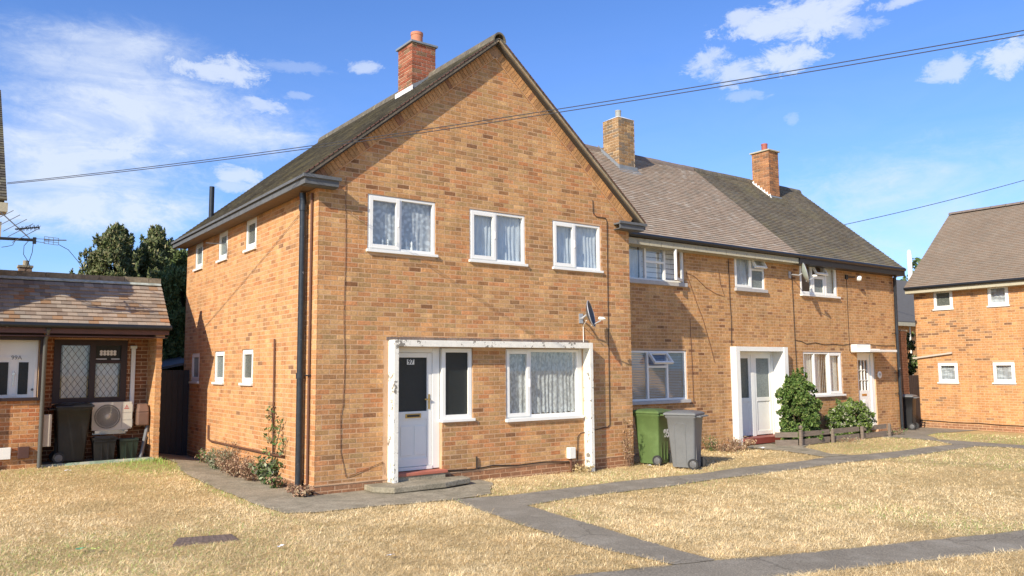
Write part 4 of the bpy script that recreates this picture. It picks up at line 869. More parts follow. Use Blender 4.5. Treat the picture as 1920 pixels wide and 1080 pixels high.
# security light
sl = empty('security_light', (16.5, 1.08, 4.33), 'small white round security lamp high on the end house wall', 'lamp')
MB().lathe([(.02, 0), (.075, .02), (.08, .09), (.06, .13)], (16.58, .97, 4.30), 14, (.5, -.85, -.1)).build('lamp_head', M_white_paint, sl, smooth=True)
MB().tube([(16.28, 1.09, 4.33), (16.55, .99, 4.34)], .018, 6).box(16.2, 16.32, 1.06, 1.095, 4.27, 4.39).build('bracket', M_black, sl)

# ================================================================== HOUSE ON THE RIGHT
h89 = empty('brick_house', (24.4, -3, 0), 'brick house with four small square white windows at the right edge of the picture', 'house')
Y1 = 1.74; Y0 = -9.0
opR = [(.52, 1.12, 3.56, 4.20), (-1.09, -.50, 3.56, 4.21), (.50, 1.11, 1.24, 1.89), (-1.12, -.51, 1.24, 1.89)]
wm = MB(); wall_body(wm, RH, Y0, Y1, -.4, 4.32, opR, .26); wm.box(21.56, 27.6, Y1-.26, Y1-.001, -.4, 4.32); wm.box(27.34, 27.6, Y0, Y1-.26, -.4, 4.32); wm.box(21.56, 27.34, Y0, Y0+.26, -.4, 4.32)
wm.prism([(21.3, 4.32), (27.6, 4.32), (24.45, 6.95)], Y1-.26, Y1-.002, lambda u, n, z: (u, n, z)); w89 = wm.build('wall', M_mortar, h89)
B = Pieces('brick', M_brick); lay_bricks(B, RH, Y0, Y1, -.3, 4.30, opR, BRK_FAR, 0, None, (-.0, BRK_PLINTH), -.0)
lay_bricks(B, Frame((21.3, Y1, 0), (1, 0, 0), (0, 1, 0)), 0, 1.2, -.3, 4.3, [], BRK_FAR, 1)
B.build('brick', w89, 280)
add_tube('cable', [RH(1.72, .02, .06), RH(1.2, .02, .05), RH(.6, .02, .03), RH(0, .02, .045), RH(-.6, .02, .02), RH(-2.5, .02, .03)], .012, M_cable, h89)
R0 = 20.98; RZ = 4.32; TAN3 = (7.13-4.32)/(24.45-20.98); CO3 = 1/math.sqrt(1+TAN3**2); SI3 = TAN3*CO3; SL3 = (24.45-R0)/CO3
F9 = Frame((R0, 0, RZ), (0, -1, 0), (-SI3, 0, CO3), (CO3, 0, SI3)); F9b = Frame((24.45*2-R0, 0, RZ), (0, 1, 0), (SI3, 0, CO3), (-CO3, 0, SI3))
r89 = MB().box(-Y1-.12, 9.1, -.06, .012, .02, SL3, F9).box(-9.1, Y1+.12, -.06, .012, .02, SL3, F9b).build('roof', M_under, h89)
T = Pieces('tile', M_tile); lay_tiles(T, F9, -Y1-.14, 7.0, 0, SL3-.02, TLRH); lay_tiles(T, F9b, -3, Y1+.14, 0, SL3-.02, TLRH); T.build('roof_tile', r89, 290)
y = Y1+.12
while y > -7:
    arc = [(24.45+.13*math.cos(a), 7.135+.085*math.sin(a)) for a in [math.pi*k/8 for k in range(9)]]; arc2 = [(24.45+.112*math.cos(a), 7.125+.068*math.sin(a)) for a in [math.pi*k/8 for k in range(8, -1, -1)]]
    MB().prism(arc+arc2, y-.45, y, lambda u, n, z: (u, n, z)).build('ridge_tile', MATS['ridge_brown'], r89); y -= .465
MB().tube([(20.96, Y1+.13, 4.30), (20.96, -9, 4.30)], .05, 10).build('gutter', M_black, h89, smooth=True)
MB().box(21.0, 21.03, -9, Y1+.13, 4.14, 4.26).box(21.03, 21.3, -9, Y1+.13, 4.135, 4.155).build('fascia', M_cream, h89)
for (a, b, z0, z1), g, k in zip(opR, (M_frost_grey, M_glass, M_glass, M_glass), (None, 'floral', 'floral', 'floral')):
    window(h89, RH, a+.006, b-.006, z0+.04, z1-.004, [(a, b, z0+.04, z1, 'sash', None, g)], curtain=k, sill=.045, rec=.01, curtain_n=-.1)
MB().box(21.19, 21.215, .6, 1.79, 2.15, 2.19).build('timber_rail', M_cream, h89) if False else MB().prism([(.62, 2.17), (1.85, 2.02), (1.85, 2.07), (.62, 2.225)], 21.22, 21.27, lambda u, n, z: (n, u, z)).build('pipe_boxing', nm('pale_boxing', (.50, .44, .36), rough=.8), h89)

# gate, pier, far things in the gap
gp = empty('brick_pier', (20.45, 1.85, -.1), 'narrow dark brick pier behind the black bin in the side passage', 'pier')
pb = MB().box(20.256, 20.594, 1.706, 1.994, -.3, 2.9).build('core', M_mortar, gp)
B = Pieces('brick', M_brick); lay_bricks(B, Frame((20.25, 1.7, 0), (1, 0, 0), (0, -1, 0)), 0, .35, -.2, 2.9, [], BRK_PLINTH); lay_bricks(B, Frame((20.25, 1.7, 0), (0, 1, 0), (-1, 0, 0)), 0, .3, -.2, 2.9, [], BRK_PLINTH, 1); B.build('brick', pb, 60)
MB().box(20.22, 20.63, 1.67, 2.03, 2.9, 2.95).build('coping', M_concrete, gp)
gate = empty('side_gate', (20.95, 1.75, -.15), 'black boarded side gate between pier and right-hand house', 'gate')
for i in range(6): MB().box(20.62+i*.112, 20.62+i*.112+.106, 1.73, 1.755, -.15, 1.50).build('board', M_dark_gate, gate)
MB().box(20.61, 21.29, 1.756, 1.79, 1.28, 1.38).box(20.61, 21.29, 1.756, 1.79, 0, .1).build('ledge', M_dark_gate, gate)
MB().box(18.84, 20.24, 1.9, 1.96, -.2, 1.75).build('fence_panel', M_dark_gate, tag(empty('passage_fence', (19.5, 1.9, -.2)), 'dark fence closing the passage beside the end house', 'fence'))

# ================================================================== ANNEX 99A (left) and the two-storey house at the left edge
an = empty('brick_annex', (-2.4, 6.2, .15), 'low brick annex numbered 99A with a steep tiled lean roof on the left', 'house')
AX0, AX1 = -4.3, -.99; AY = 5.2; gz = .15
AF = Frame((0, AY, 0), (1, 0, 0), (0, -1, 0))
wm = MB()
wall_body(wm, AF, AX0, -3.00, -.2, 2.46, [(-4.3, -3.04, 1.36, 2.46)], .22)           # under the porch window
wm.box(-1.085, -.992, AY+.001, 5.92, -.2, 2.46)                                        # right cheek of the recess
BKF = Frame((0, 5.95, 0), (1, 0, 0), (0, -1, 0))
opb = [(-2.74, -1.47, 1.24, 2.44)]
wall_body(wm, BKF, -3.0, -1.085, -.2, 2.60, opb, .22); wm.box(-1.085, -.992, 5.95, 7.2, -.2, 2.46)
wm.prism([(4.98, 2.46), (6.75, 2.46), (5.9, 3.52)], -1.15, -.992, lambda u, n, z: (n, u, z)); wm.box(-3.22, -3.03, 5.42, 5.95, -.2, 2.6)
wm.box(-4.3, -.992, 6.9, 7.1, -.2, 2.46)
aw = wm.build('wall', M_mortar, an)
B = Pieces('brick', M_brick)
lay_bricks(B, AF, AX0, -3.01, -.1, 1.35, [], BRK_ANNEX, 0, None, None, .15)
lay_bricks(B, Frame((-1.10, AY, 0), (1, 0, 0), (0, -1, 0)), 0, .113, -.1, 2.45, [], BRK_LEFT, 0, None, None, .15)
lay_bricks(B, Frame((-1.085, AY, 0), (0, 1, 0), (-1, 0, 0)), .01, .74, -.1, 2.45, [], BRK_LEFT, 1, None, None, .15)
lay_bricks(B, BKF, -3.0, -1.09, -.1, 2.6, opb, BRK_RECESS_SHADE, 0, None, None, .15)
lay_bricks(B, Frame((-.992, 7.2, 0), (0, -1, 0), (1, 0, 0)), 0, 2.0, -.1, 2.45, [], BRK_LEFT, 0, None, None, .15)
B.build('brick', aw, 280)
# floor slab with painted edge
MB().box(-2.98, -1.09, 5.235, 5.94, -.2, .175).build('porch_floor', M_concrete, an)
ed = MB(); ed.raw([(-3.0, 5.16, .10), (-1.08, 5.12, .17), (-1.08, 5.24, .20), (-3.0, 5.24, .185), (-3.0, 5.14, -.1), (-1.08, 5.10, -.1)], [(0, 1, 2, 3), (4, 5, 1, 0)]); ed.build('painted_edge', M_moss, an)
# roof
AH = 3.63-2.70; AR = 5.88-4.95; LA = math.hypot(AH, AR); ca, sa = AR/LA, AH/LA
F5 = Frame((0, 4.95, 2.68), (1, 0, 0), (0, -sa, ca), (0, ca, sa)); F5b = Frame((0, 4.95+2*AR, 2.68), (-1, 0, 0), (0, sa, ca), (0, -ca, sa))
ra = MB().box(AX0, -.93, -.05, .012, .02, LA, F5).box(.93, -AX0, -.05, .012, .02, LA, F5b).build('roof', M_under, an)
T = Pieces('tile', M_tile); lay_tiles(T, F5, AX0, -.92, 0, LA-.14, TLANNEX, gauge=.1055, thick=.028); T.build('roof_tile', ra, 290)
MB().box(AX0, -.925, .03, .045, LA-.13, LA-.03, F5).build('ridge_flashing', nm('streaked_lead', (.42, .45, .40), rough=.7, noise=.3, nscale=7, dirt=(.22, .25, .20, .7), dscale=8, dlo=.45, dhi=.65), ra)
x = AX0
while x < -.95:
    e = min(x+.45, -.92); MB().box(x, e-.008, 5.80, 5.96, 3.60, 3.70+random.uniform(-.004, .004)).build('ridge_tile', nm('annex_ridge_%d' % 0, (.20, .17, .12), rough=.95, noise=.4, nscale=8) if 'annex_ridge_0' not in MATS else MATS['annex_ridge_0'], ra); x += .45
MB().tube([(AX0, 4.90, 2.665), (-.90, 4.90, 2.655)], .05, 10).build('gutter', M_black, an, smooth=True)
MB().box(AX0, -.93, 4.95, 4.975, 2.52, 2.66).build('fascia', M_fascia_brown, an)
MB().box(AX0, -.95, 4.976, 5.19, 2.465, 2.48).build('soffit', M_fascia_brown, an)
MB().box(-2.96, -.992, 5.20, 5.34, 2.462, 2.60).box(-4.3, -3.0, 5.20, 5.34, 2.462, 2.60).build('lintel_beam', M_fascia_brown, an)
# porch window frame and the white door wall seen through it
MB().box(-3.04, -2.985, 5.16, 5.30, 1.36, 2.462).box(AX0, -3.04, 5.19, 5.25, 2.40, 2.462).box(AX0, -3.0, 5.14, 5.26, 1.33, 1.385).box(-3.005, -2.965, 5.14, 5.19, .15, 2.50).build('window_frame', M_brown_wood, an)
dw = empty('tmp', (-3.5, 5.5, .2)); dw.name = 'door'; place(dw, an, (-3.5, 5.5, .2))
A5 = Frame((0, 5.40, 0), (1, 0, 0), (0, -1, 0))
MB().box(-4.3, -3.05, -.06, 0, .2, 2.46, A5).build('door_panel', M_white_paint, dw)
MB().box(-4.3, -3.2, 0, .015, 2.07, 2.11, A5).box(-3.10, -3.06, 0, .02, 1.36, 2.42, A5).box(-3.48, -3.37, 0, .012, 1.4, 2.06, A5).build('door_frame', M_white_paint, dw)
for a, b in ((-3.70, -3.50), (-3.345, -3.195)): MB().box(a, b, .001, .008, 1.44, 2.01, A5).build('glass', M_obscure, dw)
MB().lathe([(.02, 0), (.025, .03)], A5(-3.42, .012, 1.80), 10, (0, -1, 0)).box(-3.43, -3.41, .012, .03, 1.6, 1.85, A5).build('handle', M_chrome, dw)
MB().lathe([(.022, 0), (.022, .02)], A5(-3.12, .0, 1.52), 10, (0, -1, 0)).build('bell_push', M_green_text, dw)
text(dw, '99A', A5, -3.385, .018, 2.09, .10, M_green_text)
# leaded window in the recess
lw = empty('tmp', (-2.1, 5.95, 1.24)); lw.name = 'window'; place(lw, an, (-2.1, 5.95, 1.24))
MB().box(-2.74, -2.62, -.07, .02, 1.24, 2.44, BKF).box(-1.58, -1.47, -.07, .02, 1.24, 2.44, BKF).box(-2.62, -1.58, -.07, .019, 2.34, 2.44, BKF).box(-2.62, -1.58, -.07, .03, 1.24, 1.33, BKF).box(-2.13, -2.03, -.07, .018, 1.33, 2.34, BKF).box(-2.03, -1.58, -.07, .017, 1.99, 2.05, BKF).build('frame', M_brown_wood, lw)
MB().box(-2.62, -2.13, -.04, -.035, 1.33, 2.34, BKF).build('pane', M_glass, lw); MB().box(-2.03, -1.58, -.04, -.035, 1.33, 1.99, BKF).build('pane', M_glass, lw)
MB().box(-2.03, -1.58, -.04, -.03, 2.05, 2.34, BKF).build('pane', M_obscure, lw)
ld = MB()
def leads(a, b, z0, z1, sx=.115, sz=.165):
    for sgn in (1, -1):
        k = -12
        while k < 14:
            pts = []
            u0_ = a+k*sx
            # line: u = u0_ + t*sx, z = z0 + t*sz (or mirrored)
            t0, t1 = 0, (z1-z0)/sz
            def U(t): return u0_+t*sx if sgn > 0 else (a+b)-(u0_+t*sx)
            tt = [t for t in np.linspace(t0, t1, 60) if a <= U(t) <= b]
            if len(tt) > 2:
                ld.tube([BKF(U(tt[0]), -.03, z0+tt[0]*sz), BKF(U(tt[-1]), -.03, z0+tt[-1]*sz)], .0045, 4)
            k += 1
leads(-2.62, -2.13, 1.33, 2.34); leads(-2.03, -1.58, 1.33, 1.99)
ld.build('lead_lattice', M_cable, lw)
for i in range(5):
    for j in range(2): MB().lathe([(.022, 0), (.03, .004), (.022, .008)], BKF(-1.93+i*.06, -.028, 2.17+j*.05), 8, (0, -1, 0)).build('lace_motif', M_curtain, lw)
MB().box(-2.02, -1.83, -.03, -.02, 2.065, 2.085, BKF).box(-1.75, -1.6, -.03, -.02, 2.065, 2.085, BKF).build('lace_edge', M_curtain, lw)
cu(lw, BKF, -2.58, -2.15, 1.34, 2.33, 'net', -.12); cu(lw, BKF, -2.0, -1.6, 1.34, 1.99, 'net', -.12)
MB().box(-2.9, -1.3, -.9, -.22, .2, 2.5, BKF) if False else None
# white boiler/drain pipe in the recess
MB().box(-1.40, -1.32, .0, .05, 1.05, 2.28, BKF).box(-1.42, -1.30, .0, .055, 2.28, 2.34, BKF).build('white_trunking', M_white_paint, an, bevel=.01)
MB().tube([(-2.955, 4.92, 2.60), (-2.96, 5.02, 2.50), (-2.98, 5.09, 2.4), (-2.985, 5.09, .16)], .035, 10).build('downpipe', nm('grey_brown_pipe', (.10, .10, .09), rough=.45), an, smooth=True)
# things on the annex wall and in the recess
for x, mt2, lab in ((-3.585, M_white_paint, 'white meter box on the annex wall at the left edge'), (-3.31, M_fascia_brown, 'brown meter box on the annex wall beside the downpipe')):
    o = MB().box(x, x+.17, .0, .07, .33, .53, AF).build('meter_box', mt2, None, bevel=.006); tag(o, lab, 'meter box', 'meter boxes')
wb = MB().box(-2.93, -2.80, 5.26, 5.50, .50, 1.07).build('cabinet_box', nm('cream_painted_metal', (.52, .46, .38), rough=.6, noise=.08), None, bevel=.008); tag(wb, 'cream upright metal box hung in the porch recess by the downpipe', 'box')

# --- wheelie bin builder
def wheelie(name, loc, ang, body_mat, lid_mat, label, num=None, arch=True, hgt=1.06, numf=None, scale=1.0):
    """local: +x = rear (wheels, handle), y = sides"""
    ca, sa = math.cos(ang), math.sin(ang); L0 = Vector(loc)
    root = empty(name, L0, label, 'bin', 'wheelie bins')
    G = lambda x, y, z: tuple(L0+Vector(((x*ca-y*sa)*scale, (x*sa+y*ca)*scale, z*scale)))
    b = MB(); n = 0
    prof = [(0.03, .20, .225, -.21), (.30, .215, .235, -.235), (.62, .235, .25, -.26), (.93, .26, .27, -.285), (.96, .285, .29, -.31), (1.0, .285, .29, -.31)]
    # z, half-width(y), x_rear, x_front
    rings = []
    for z, hw, xr, xf in prof:
        r_ = .035; pts = []
        for cx_, cy_, a0 in ((xr-r_, hw-r_, 0), (xf+r_, hw-r_, 90), (xf+r_, -hw+r_, 180), (xr-r_, -hw+r_, 270)):
            for k in range(4): a = math.radians(a0+k*30); pts.append(G(cx_+r_*math.cos(a), cy_+r_*math.sin(a), z*hgt/1.06))
        rings.append(pts)
    m_ = len(rings[0]); V = [p for R in rings for p in R]; Fc = [(i*m_+k, i*m_+(k+1) % m_, (i+1)*m_+(k+1) % m_, (i+1)*m_+k) for i in range(len(rings)-1) for k in range(m_)]; Fc.append(tuple(range(m_-1, -1, -1))); Fc.append(tuple((len(rings)-1)*m_+k for k in range(m_)))
    b.raw(V, Fc); body = b.build('body', body_mat, root, smooth=True)
    if arch:      # raised arch moulding on the two side panels
        for s in (1, -1):
            pts = []
            W0 = .105
            path = [(-W0-.03, .08)] + [(-W0-.03, .6)] + [(-W0-.03+.0, .80)]
            for k in range(7): a = math.pi-k*math.pi/12; path.append((-.03-W0+.05+.05*math.cos(a), .80+.05*math.sin(a)))
            for k in range(7): a = math.pi/2-k*math.pi/12; path.append((-.03+W0-.05+.05*math.cos(a), .80+.05*math.sin(a)))
            path += [(-.03+W0, .6), (-.03+W0, .08)]
            hwf = lambda z: np.interp(z, [.03, .3, .62, .93], [.20, .215, .235, .26])
            MB().tube([G(x, s*(float(hwf(z))-.001), z*hgt/1.06) for x, z in path], .008, 5).build('moulding', body_mat, root)
    zt = 1.0*hgt/1.06
    l = MB(); pr = [(0, .305, .30, -.33), (.035, .305, .30, -.335), (.055, .27, .26, -.30), (.085, .15, .12, -.2)]
    V = []
    for dz, hw, xr, xf in pr: V += [G(xr, hw, zt+dz+.0), G(xf, hw, zt+dz-.0), G(xf, -hw, zt+dz), G(xr, -hw, zt+dz)]
    Fc = [(i*4+k, i*4+(k+1) % 4, (i+1)*4+(k+1) % 4, (i+1)*4+k) for i in range(3) for k in range(4)]+[(3, 2, 1, 0), (12, 13, 14, 15)]
    l.raw(V, Fc); l.build('lid', lid_mat, root, bevel=.01)
    h = MB().tube([G(.37, -.24, zt-.02), G(.37, .24, zt-.02)], .014, 8)
    for y in (-.22, -.08, .08, .22): h.tube([G(.28, y, zt-.02), G(.37, y, zt-.02)], .016, 6)
    h.build('handle', lid_mat, root)
    for s in (1, -1):
        w = MB(); c_ = G(.21, s*.235, .10); ax = Vector(G(0, 1, 0))-Vector(G(0, 0, 0))
        w.lathe([(.10, -.022), (.10, .022), (.075, .024), (.07, .014)], c_, 20, ax*s); wh = w.build('wheel', M_rubber, root, smooth=True)
        hb = MB().lathe([(.066, .0), (.066, .018), (.02, .026)], c_, 16, ax*s)
        for k in range(6):
            a = k*math.pi/3; a2 = Vector(G(1, 0, 0))-Vector(G(0, 0, 0)); up = Vector((0, 0, 1)); d_ = a2*math.cos(a)+up*math.sin(a); hb.tube([Vector(c_)+ax*s*.024+d_*.012, Vector(c_)+ax*s*.024+d_*.062], .006, 4)
        hb.build('hub', M_wheel, wh)
    MB().tube([G(.21, -.23, .10), G(.21, .23, .10)], .012, 6).build('axle', M_rubber, root)
    rr = MB()
    for y in (-.12, .0, .12): rr.box(.225, .245, y-.012, y+.012, .1, .45, lambda x, yy, z: G(x, yy, z))
    rr.build('rear_ribs', body_mat, root)
    if num: 
        s_, face, zz, size, mt3 = num
        if face == 'rear':
            FF = Frame(G(0, 0, 0), Vector(G(0, 1, 0))-Vector(G(0, 0, 0)), Vector(G(1, 0, 0))-Vector(G(0, 0, 0))); text(root, s_, FF, numf or 0, np.interp(zz, [.3, .93], [.243, .275])+.004, zz, size, mt3, bold=.006)
        elif face == 'front':
            FF = Frame(G(0, 0, 0), Vector(G(0, 1, 0))-Vector(G(0, 0, 0)), Vector(G(-1, 0, 0))-Vector(G(0, 0, 0))); text(root, s_, FF, numf or 0, np.interp(zz, [.3, .93], [.243, .292])+.004, zz, size, mt3, bold=.004)
        elif face == 'side':
            FF = Frame(G(0, 0, 0), Vector(G(-1, 0, 0))-Vector(G(0, 0, 0)), Vector(G(0, -1, 0))-Vector(G(0, 0, 0))); text(root, s_, FF, numf or 0, np.interp(zz, [.3, .93], [.217, .262])+.004, zz, size, mt3, bold=.004)
    return root
aG = math.atan2(-.92, .39)
wheelie('wheelie_bin', (7.06, -.08, float(H(7.2, 0))-.01), aG-.16, M_green_plastic, M_green_plastic, 'green wheelie bin numbered 95 against the terrace wall', ('95', 'rear', .60, .22, M_white_text), arch=False, numf=.06)
wheelie('wheelie_bin', (7.08, -.90, float(H(7.1, -.9))-.01), aG, M_grey_plastic, M_grey_plastic, 'grey wheelie bin in front of the green bin')
wheelie('wheelie_bin', (-2.45, 5.56, .175), math.radians(180), M_bin_black, M_bin_black, 'black wheelie bin under the leaded window in the annex recess', ('99A', 'side', .78, .15, M_green_text), numf=-.02, arch=False, scale=1.0)
wheelie('wheelie_bin', (19.68, 1.38, float(H(19.7, 1.4))), math.radians(-75), M_bin_black, M_grey_plastic, 'dark bin with grey lid beside the downpipe at the far end of the terrace', ('c', 'rear', .74, .1, M_white_text) if False else None, arch=False, scale=.98)
# --- recycling boxes
def crate(name, x0, x1, y0, y1, z, h, label, open_top, mat):
    root = empty(name, ((x0+x1)/2, (y0+y1)/2, z), label, 'recycling box', 'recycling boxes')
    t = .035; m = MB()
    V = [(x0+t, y0+t, z), (x1-t, y0+t, z), (x1-t, y1-t, z), (x0+t, y1-t, z), (x0, y0, z+h), (x1, y0, z+h), (x1, y1, z+h), (x0, y1, z+h)]
    iV = [(x0+t+.01, y0+t+.01, z+.01), (x1-t-.01, y0+t+.01, z+.01), (x1-t-.01, y1-t-.01, z+.01), (x0+t+.01, y1-t-.01, z+.01), (x0+.01, y0+.01, z+h), (x1-.01, y0+.01, z+h), (x1-.01, y1-.01, z+h), (x0+.01, y1-.01, z+h)]
    m.raw(V+iV, [(3, 2, 1, 0), (0, 1, 5, 4), (1, 2, 6, 5), (2, 3, 7, 6), (3, 0, 4, 7), (4, 5, 13, 12), (5, 6, 14, 13), (6, 7, 15, 14), (7, 4, 12, 15), (8, 9, 10, 11), (8, 12, 13, 9), (9, 13, 14, 10), (10, 14, 15, 11), (11, 15, 12, 8)])
    m.build('box', mat, root)
    MB().box(x0-.012, x1+.012, y0-.012, y0+.004, z+h-.03, z+h+.004).box(x0-.012, x0+.004, y0-.012, y1+.012, z+h-.03, z+h+.004).box(x1-.004, x1+.012, y0-.012, y1+.012, z+h-.03, z+h+.004).build('rim', mat, root)
    MB().box((x0+x1)/2-.06, (x0+x1)/2-.045, y0+.0, y0+.02, z+.02, z+h-.03).box((x0+x1)/2+.05, (x0+x1)/2+.065, y0+.0, y0+.02, z+.02, z+h-.03).build('rib', mat, root)
    if not open_top: MB().box(x0-.02, x1+.02, y0-.02, y1+.02, z+h+.006, z+h+.04).box(x0+.03, x1-.03, y0+.03, y1-.03, z+h+.04, z+h+.06).tube([(x0, y0-.02, z+h+.05), ((x0+x1)/2, y0-.035, z+h+.02), (x1, y0-.02, z+h+.05)], .012, 6).build('lid', mat, root)
    return root
crate('recycling_box', -2.10, -1.72, 5.30, 5.62, .178, .38, 'lidded black recycling box below the fan of the cooling unit', False, M_bin_black)
crate('recycling_box', -1.66, -1.32, 5.34, 5.68, .178, .37, 'open dark green-black recycling box right of the lidded one', True, nm('dark_green_plastic', (.018, .03, .02), rough=.45))
# --- air conditioner
ac = empty('air_conditioner', (-1.76, 5.75, .70), 'cream outdoor air conditioning unit with round fan grille under the leaded window', 'air conditioner')
A0, A1, AZ0, AZ1, AYf = -2.10, -1.40, .72, 1.245, 5.62
seg = 40; cx_, cz_, R_ = -1.835, .975, .232
MB().box(A0, A1, AYf+.02, AYf+.27, AZ0, AZ1).build('casing', M_ac, ac, bevel=.012)
fp = MB(); V = []; 
for k in range(seg):
    a = 2*math.pi*k/seg; dx, dz = math.cos(a), math.sin(a); t = min((A1-cx_)/dx if dx > 1e-6 else 1e9, (A0-cx_)/dx if dx < -1e-6 else 1e9, (AZ1-cz_)/dz if dz > 1e-6 else 1e9, (AZ0-cz_)/dz if dz < -1e-6 else 1e9)
    V.append((cx_+dx*t, AYf, cz_+dz*t))
V += [(cx_+R_*math.cos(2*math.pi*k/seg), AYf, cz_+R_*math.sin(2*math.pi*k/seg)) for k in range(seg)]
V += [(cx_+R_*math.cos(2*math.pi*k/seg)*.98, AYf+.019, cz_+R_*.98*math.sin(2*math.pi*k/seg)) for k in range(seg)]
fp.raw(V, [(k, (k+1) % seg, seg+(k+1) % seg, seg+k) for k in range(seg)]+[(seg+k, seg+(k+1) % seg, 2*seg+(k+1) % seg, 2*seg+k) for k in range(seg)]); fp.build('front_panel', M_ac, ac)
MB().lathe([(R_*.98, 0), (R_*.98, .004)], (cx_, AYf+.0195, cz_), 40, (0, -1, 0)).build('fan_recess', M_ac_dark, ac)
gr = MB()
for k in range(56):
    a = 2*math.pi*k/56; gr.tube([(cx_+.04*math.cos(a), AYf-.012, cz_+.04*math.sin(a)), (cx_+R_*.97*math.cos(a+.12), AYf-.004, cz_+R_*.97*math.sin(a+.12))], .0022, 4)
for r_ in (R_, R_*.86): gr.tube([(cx_+r_*math.cos(a), AYf-.006, cz_+r_*math.sin(a)) for a in [2*math.pi*k/40 for k in range(41)]], .004, 4)
gr.build('grille', M_ac, ac)
MB().lathe([(.042, 0), (.042, .014), (.03, .02)], (cx_, AYf-.006, cz_), 18, (0, -1, 0)).build('fan_hub', M_ac, ac, smooth=True)
MB().box(-1.585, -1.42, AYf-.004, AYf-.0005, 1.04, 1.043).box(-1.585, -1.42, AYf-.004, AYf-.0005, .90, .903).box(-1.588, -1.585, AYf-.004, AYf-.0005, .76, 1.2).build('panel_joint', M_ac_dark, ac)
lg = MB()
def rhomb(cx2, cz2, s, ang_):
    d1 = Vector((math.cos(ang_), 0, math.sin(ang_))); d2 = Vector((-math.sin(ang_), 0, math.cos(ang_))); c3_ = Vector((cx2, AYf-.003, cz2)); lg.raw([c3_+d1*s, c3_+d2*s*.58, c3_-d1*s, c3_-d2*s*.58], [(0, 1, 2, 3)])
for k in range(3):
    a = math.pi/2+k*2*math.pi/3; rhomb(-1.505+.018*math.cos(a), 1.155+.018*math.sin(a), .018, a)
lg.raw([(-1.55, AYf-.003, 1.112), (-1.46, AYf-.003, 1.112), (-1.46, AYf-.003, 1.124), (-1.55, AYf-.003, 1.124)], [(0, 1, 2, 3)]); lg.build('emblem', M_red_mark, ac)
MB().box(-1.40, -1.375, AYf+.04, AYf+.12, 1.05, 1.16).box(-1.40, -1.375, AYf+.04, AYf+.12, .78, .90).build('valve_cover', M_ac, ac)
MB().box(-2.04, -1.96, AYf+.0, AYf+.3, .66, .715).box(-1.53, -1.47, AYf+.0, AYf+.3, .68, .715).box(-2.04, -1.45, AYf+.30, AYf+.33, .62, .70).build('foot', M_chrome, ac)
# brown satchel-like box and leaning board
bg_ = MB().box(-1.33, -1.11, 5.50, 5.78, .78, 1.05).raw([(-1.33, 5.5, 1.05), (-1.11, 5.5, 1.05), (-1.11, 5.78, 1.05), (-1.33, 5.78, 1.05), (-1.30, 5.60, 1.20), (-1.12, 5.60, 1.20), (-1.12, 5.74, 1.20), (-1.30, 5.74, 1.20)], [(0, 1, 5, 4), (1, 2, 6, 5), (2, 3, 7, 6), (3, 0, 4, 7), (4, 5, 6, 7)]).build('hose_reel_case', nm('brown_plastic', (.17, .10, .07), rough=.4, noise=.1), None, bevel=.03); tag(bg_, 'brown plastic case hung on the recess wall right of the cooling unit', 'case')
lb = MB().tube([(-1.27, 5.40, .18), (-1.12, 5.60, .78)], .035, 8).build('leaning_pole', M_grey_plastic, None); tag(lb, 'short grey pole leaning in the right corner of the recess', 'pole')
# alley behind, its black shade closed by an added dark gate
ag = empty('passage_shade_gate', (-.5, 6.9, .0), 'inferred dark timber gate standing in for the black shade between annex and near house', 'gate')
for i in range(8): MB().box(-.97+i*.118, -.97+i*.118+.112, 6.9, 6.93, 0, 1.85).build('board', M_dark_gate, ag)
MB().box(-.97, -.02, 6.93, 6.97, 1.4, 1.5).build('ledge', M_dark_gate, ag)
sh = empty('garden_shed', (.0, 9.3, 0), 'low dark roofed shed glimpsed at the end of the passage', 'shed')
MB().box(-.9, .7, 8.6, 10.2, 0, 1.75).build('wall', M_dark_gate, sh)
MB().raw([(-1.0, 8.4, 1.72), (.8, 8.4, 2.08), (.8, 10.4, 2.2), (-1.0, 10.4, 1.85), (-1.0, 8.4, 1.78), (.8, 8.4, 2.14), (.8, 10.4, 2.26), (-1.0, 10.4, 1.91)], BOXF and [(0, 1, 2, 3), (4, 7, 6, 5), (0, 4, 5, 1), (1, 5, 6, 2), (2, 6, 7, 3), (3, 7, 4, 0)]).build('roof', M_slate_paint, sh)

# --- two storey house at the left edge
h99 = empty('brick_house', (-7.5, 8.0, .1), 'two-storey house whose dark tiled roof edge just shows at the left border', 'house')
wm = MB().box(-11, -3.95, 5.0, 5.26, -.2, 4.7).box(-4.2, -3.95, 5.26, 11.3, -.2, 4.7).box(-11, -3.95, 11.3, 11.5, -.2, 4.7); wm.prism([(5.0, 4.7), (11.5, 4.7), (8.25, 7.45)], -4.2, -3.952, lambda u, n, z: (n, u, z)); w99 = wm.build('wall', M_mortar, h99)
B = Pieces('brick', M_brick); lay_bricks(B, Frame((-3.95, 11.5, 0), (0, -1, 0), (1, 0, 0)), 0, 6.5, 2.4, 4.7, [], BRK_LEFT); lay_bricks(B, Frame((0, 5.0, 0), (1, 0, 0), (0, -1, 0)), -6.5, -3.95, 0, 4.5, [], BRK_ANNEX); B.build('brick', w99, 0)
SL4 = math.hypot(3.55, 3.0); F6 = Frame((0, 4.7, 4.78), (1, 0, 0), (0, -3.0/SL4, 3.55/SL4), (0, 3.55/SL4, 3.0/SL4)); F6b = Frame((0, 4.7+7.1, 4.78), (-1, 0, 0), (0, 3.0/SL4, 3.55/SL4), (0, -3.55/SL4, 3.0/SL4))
r99 = MB().box(-11, -3.74, -.06, .012, .02, SL4, F6).box(3.74, 11, -.06, .012, .02, SL4, F6b).build('roof', M_under, h99)
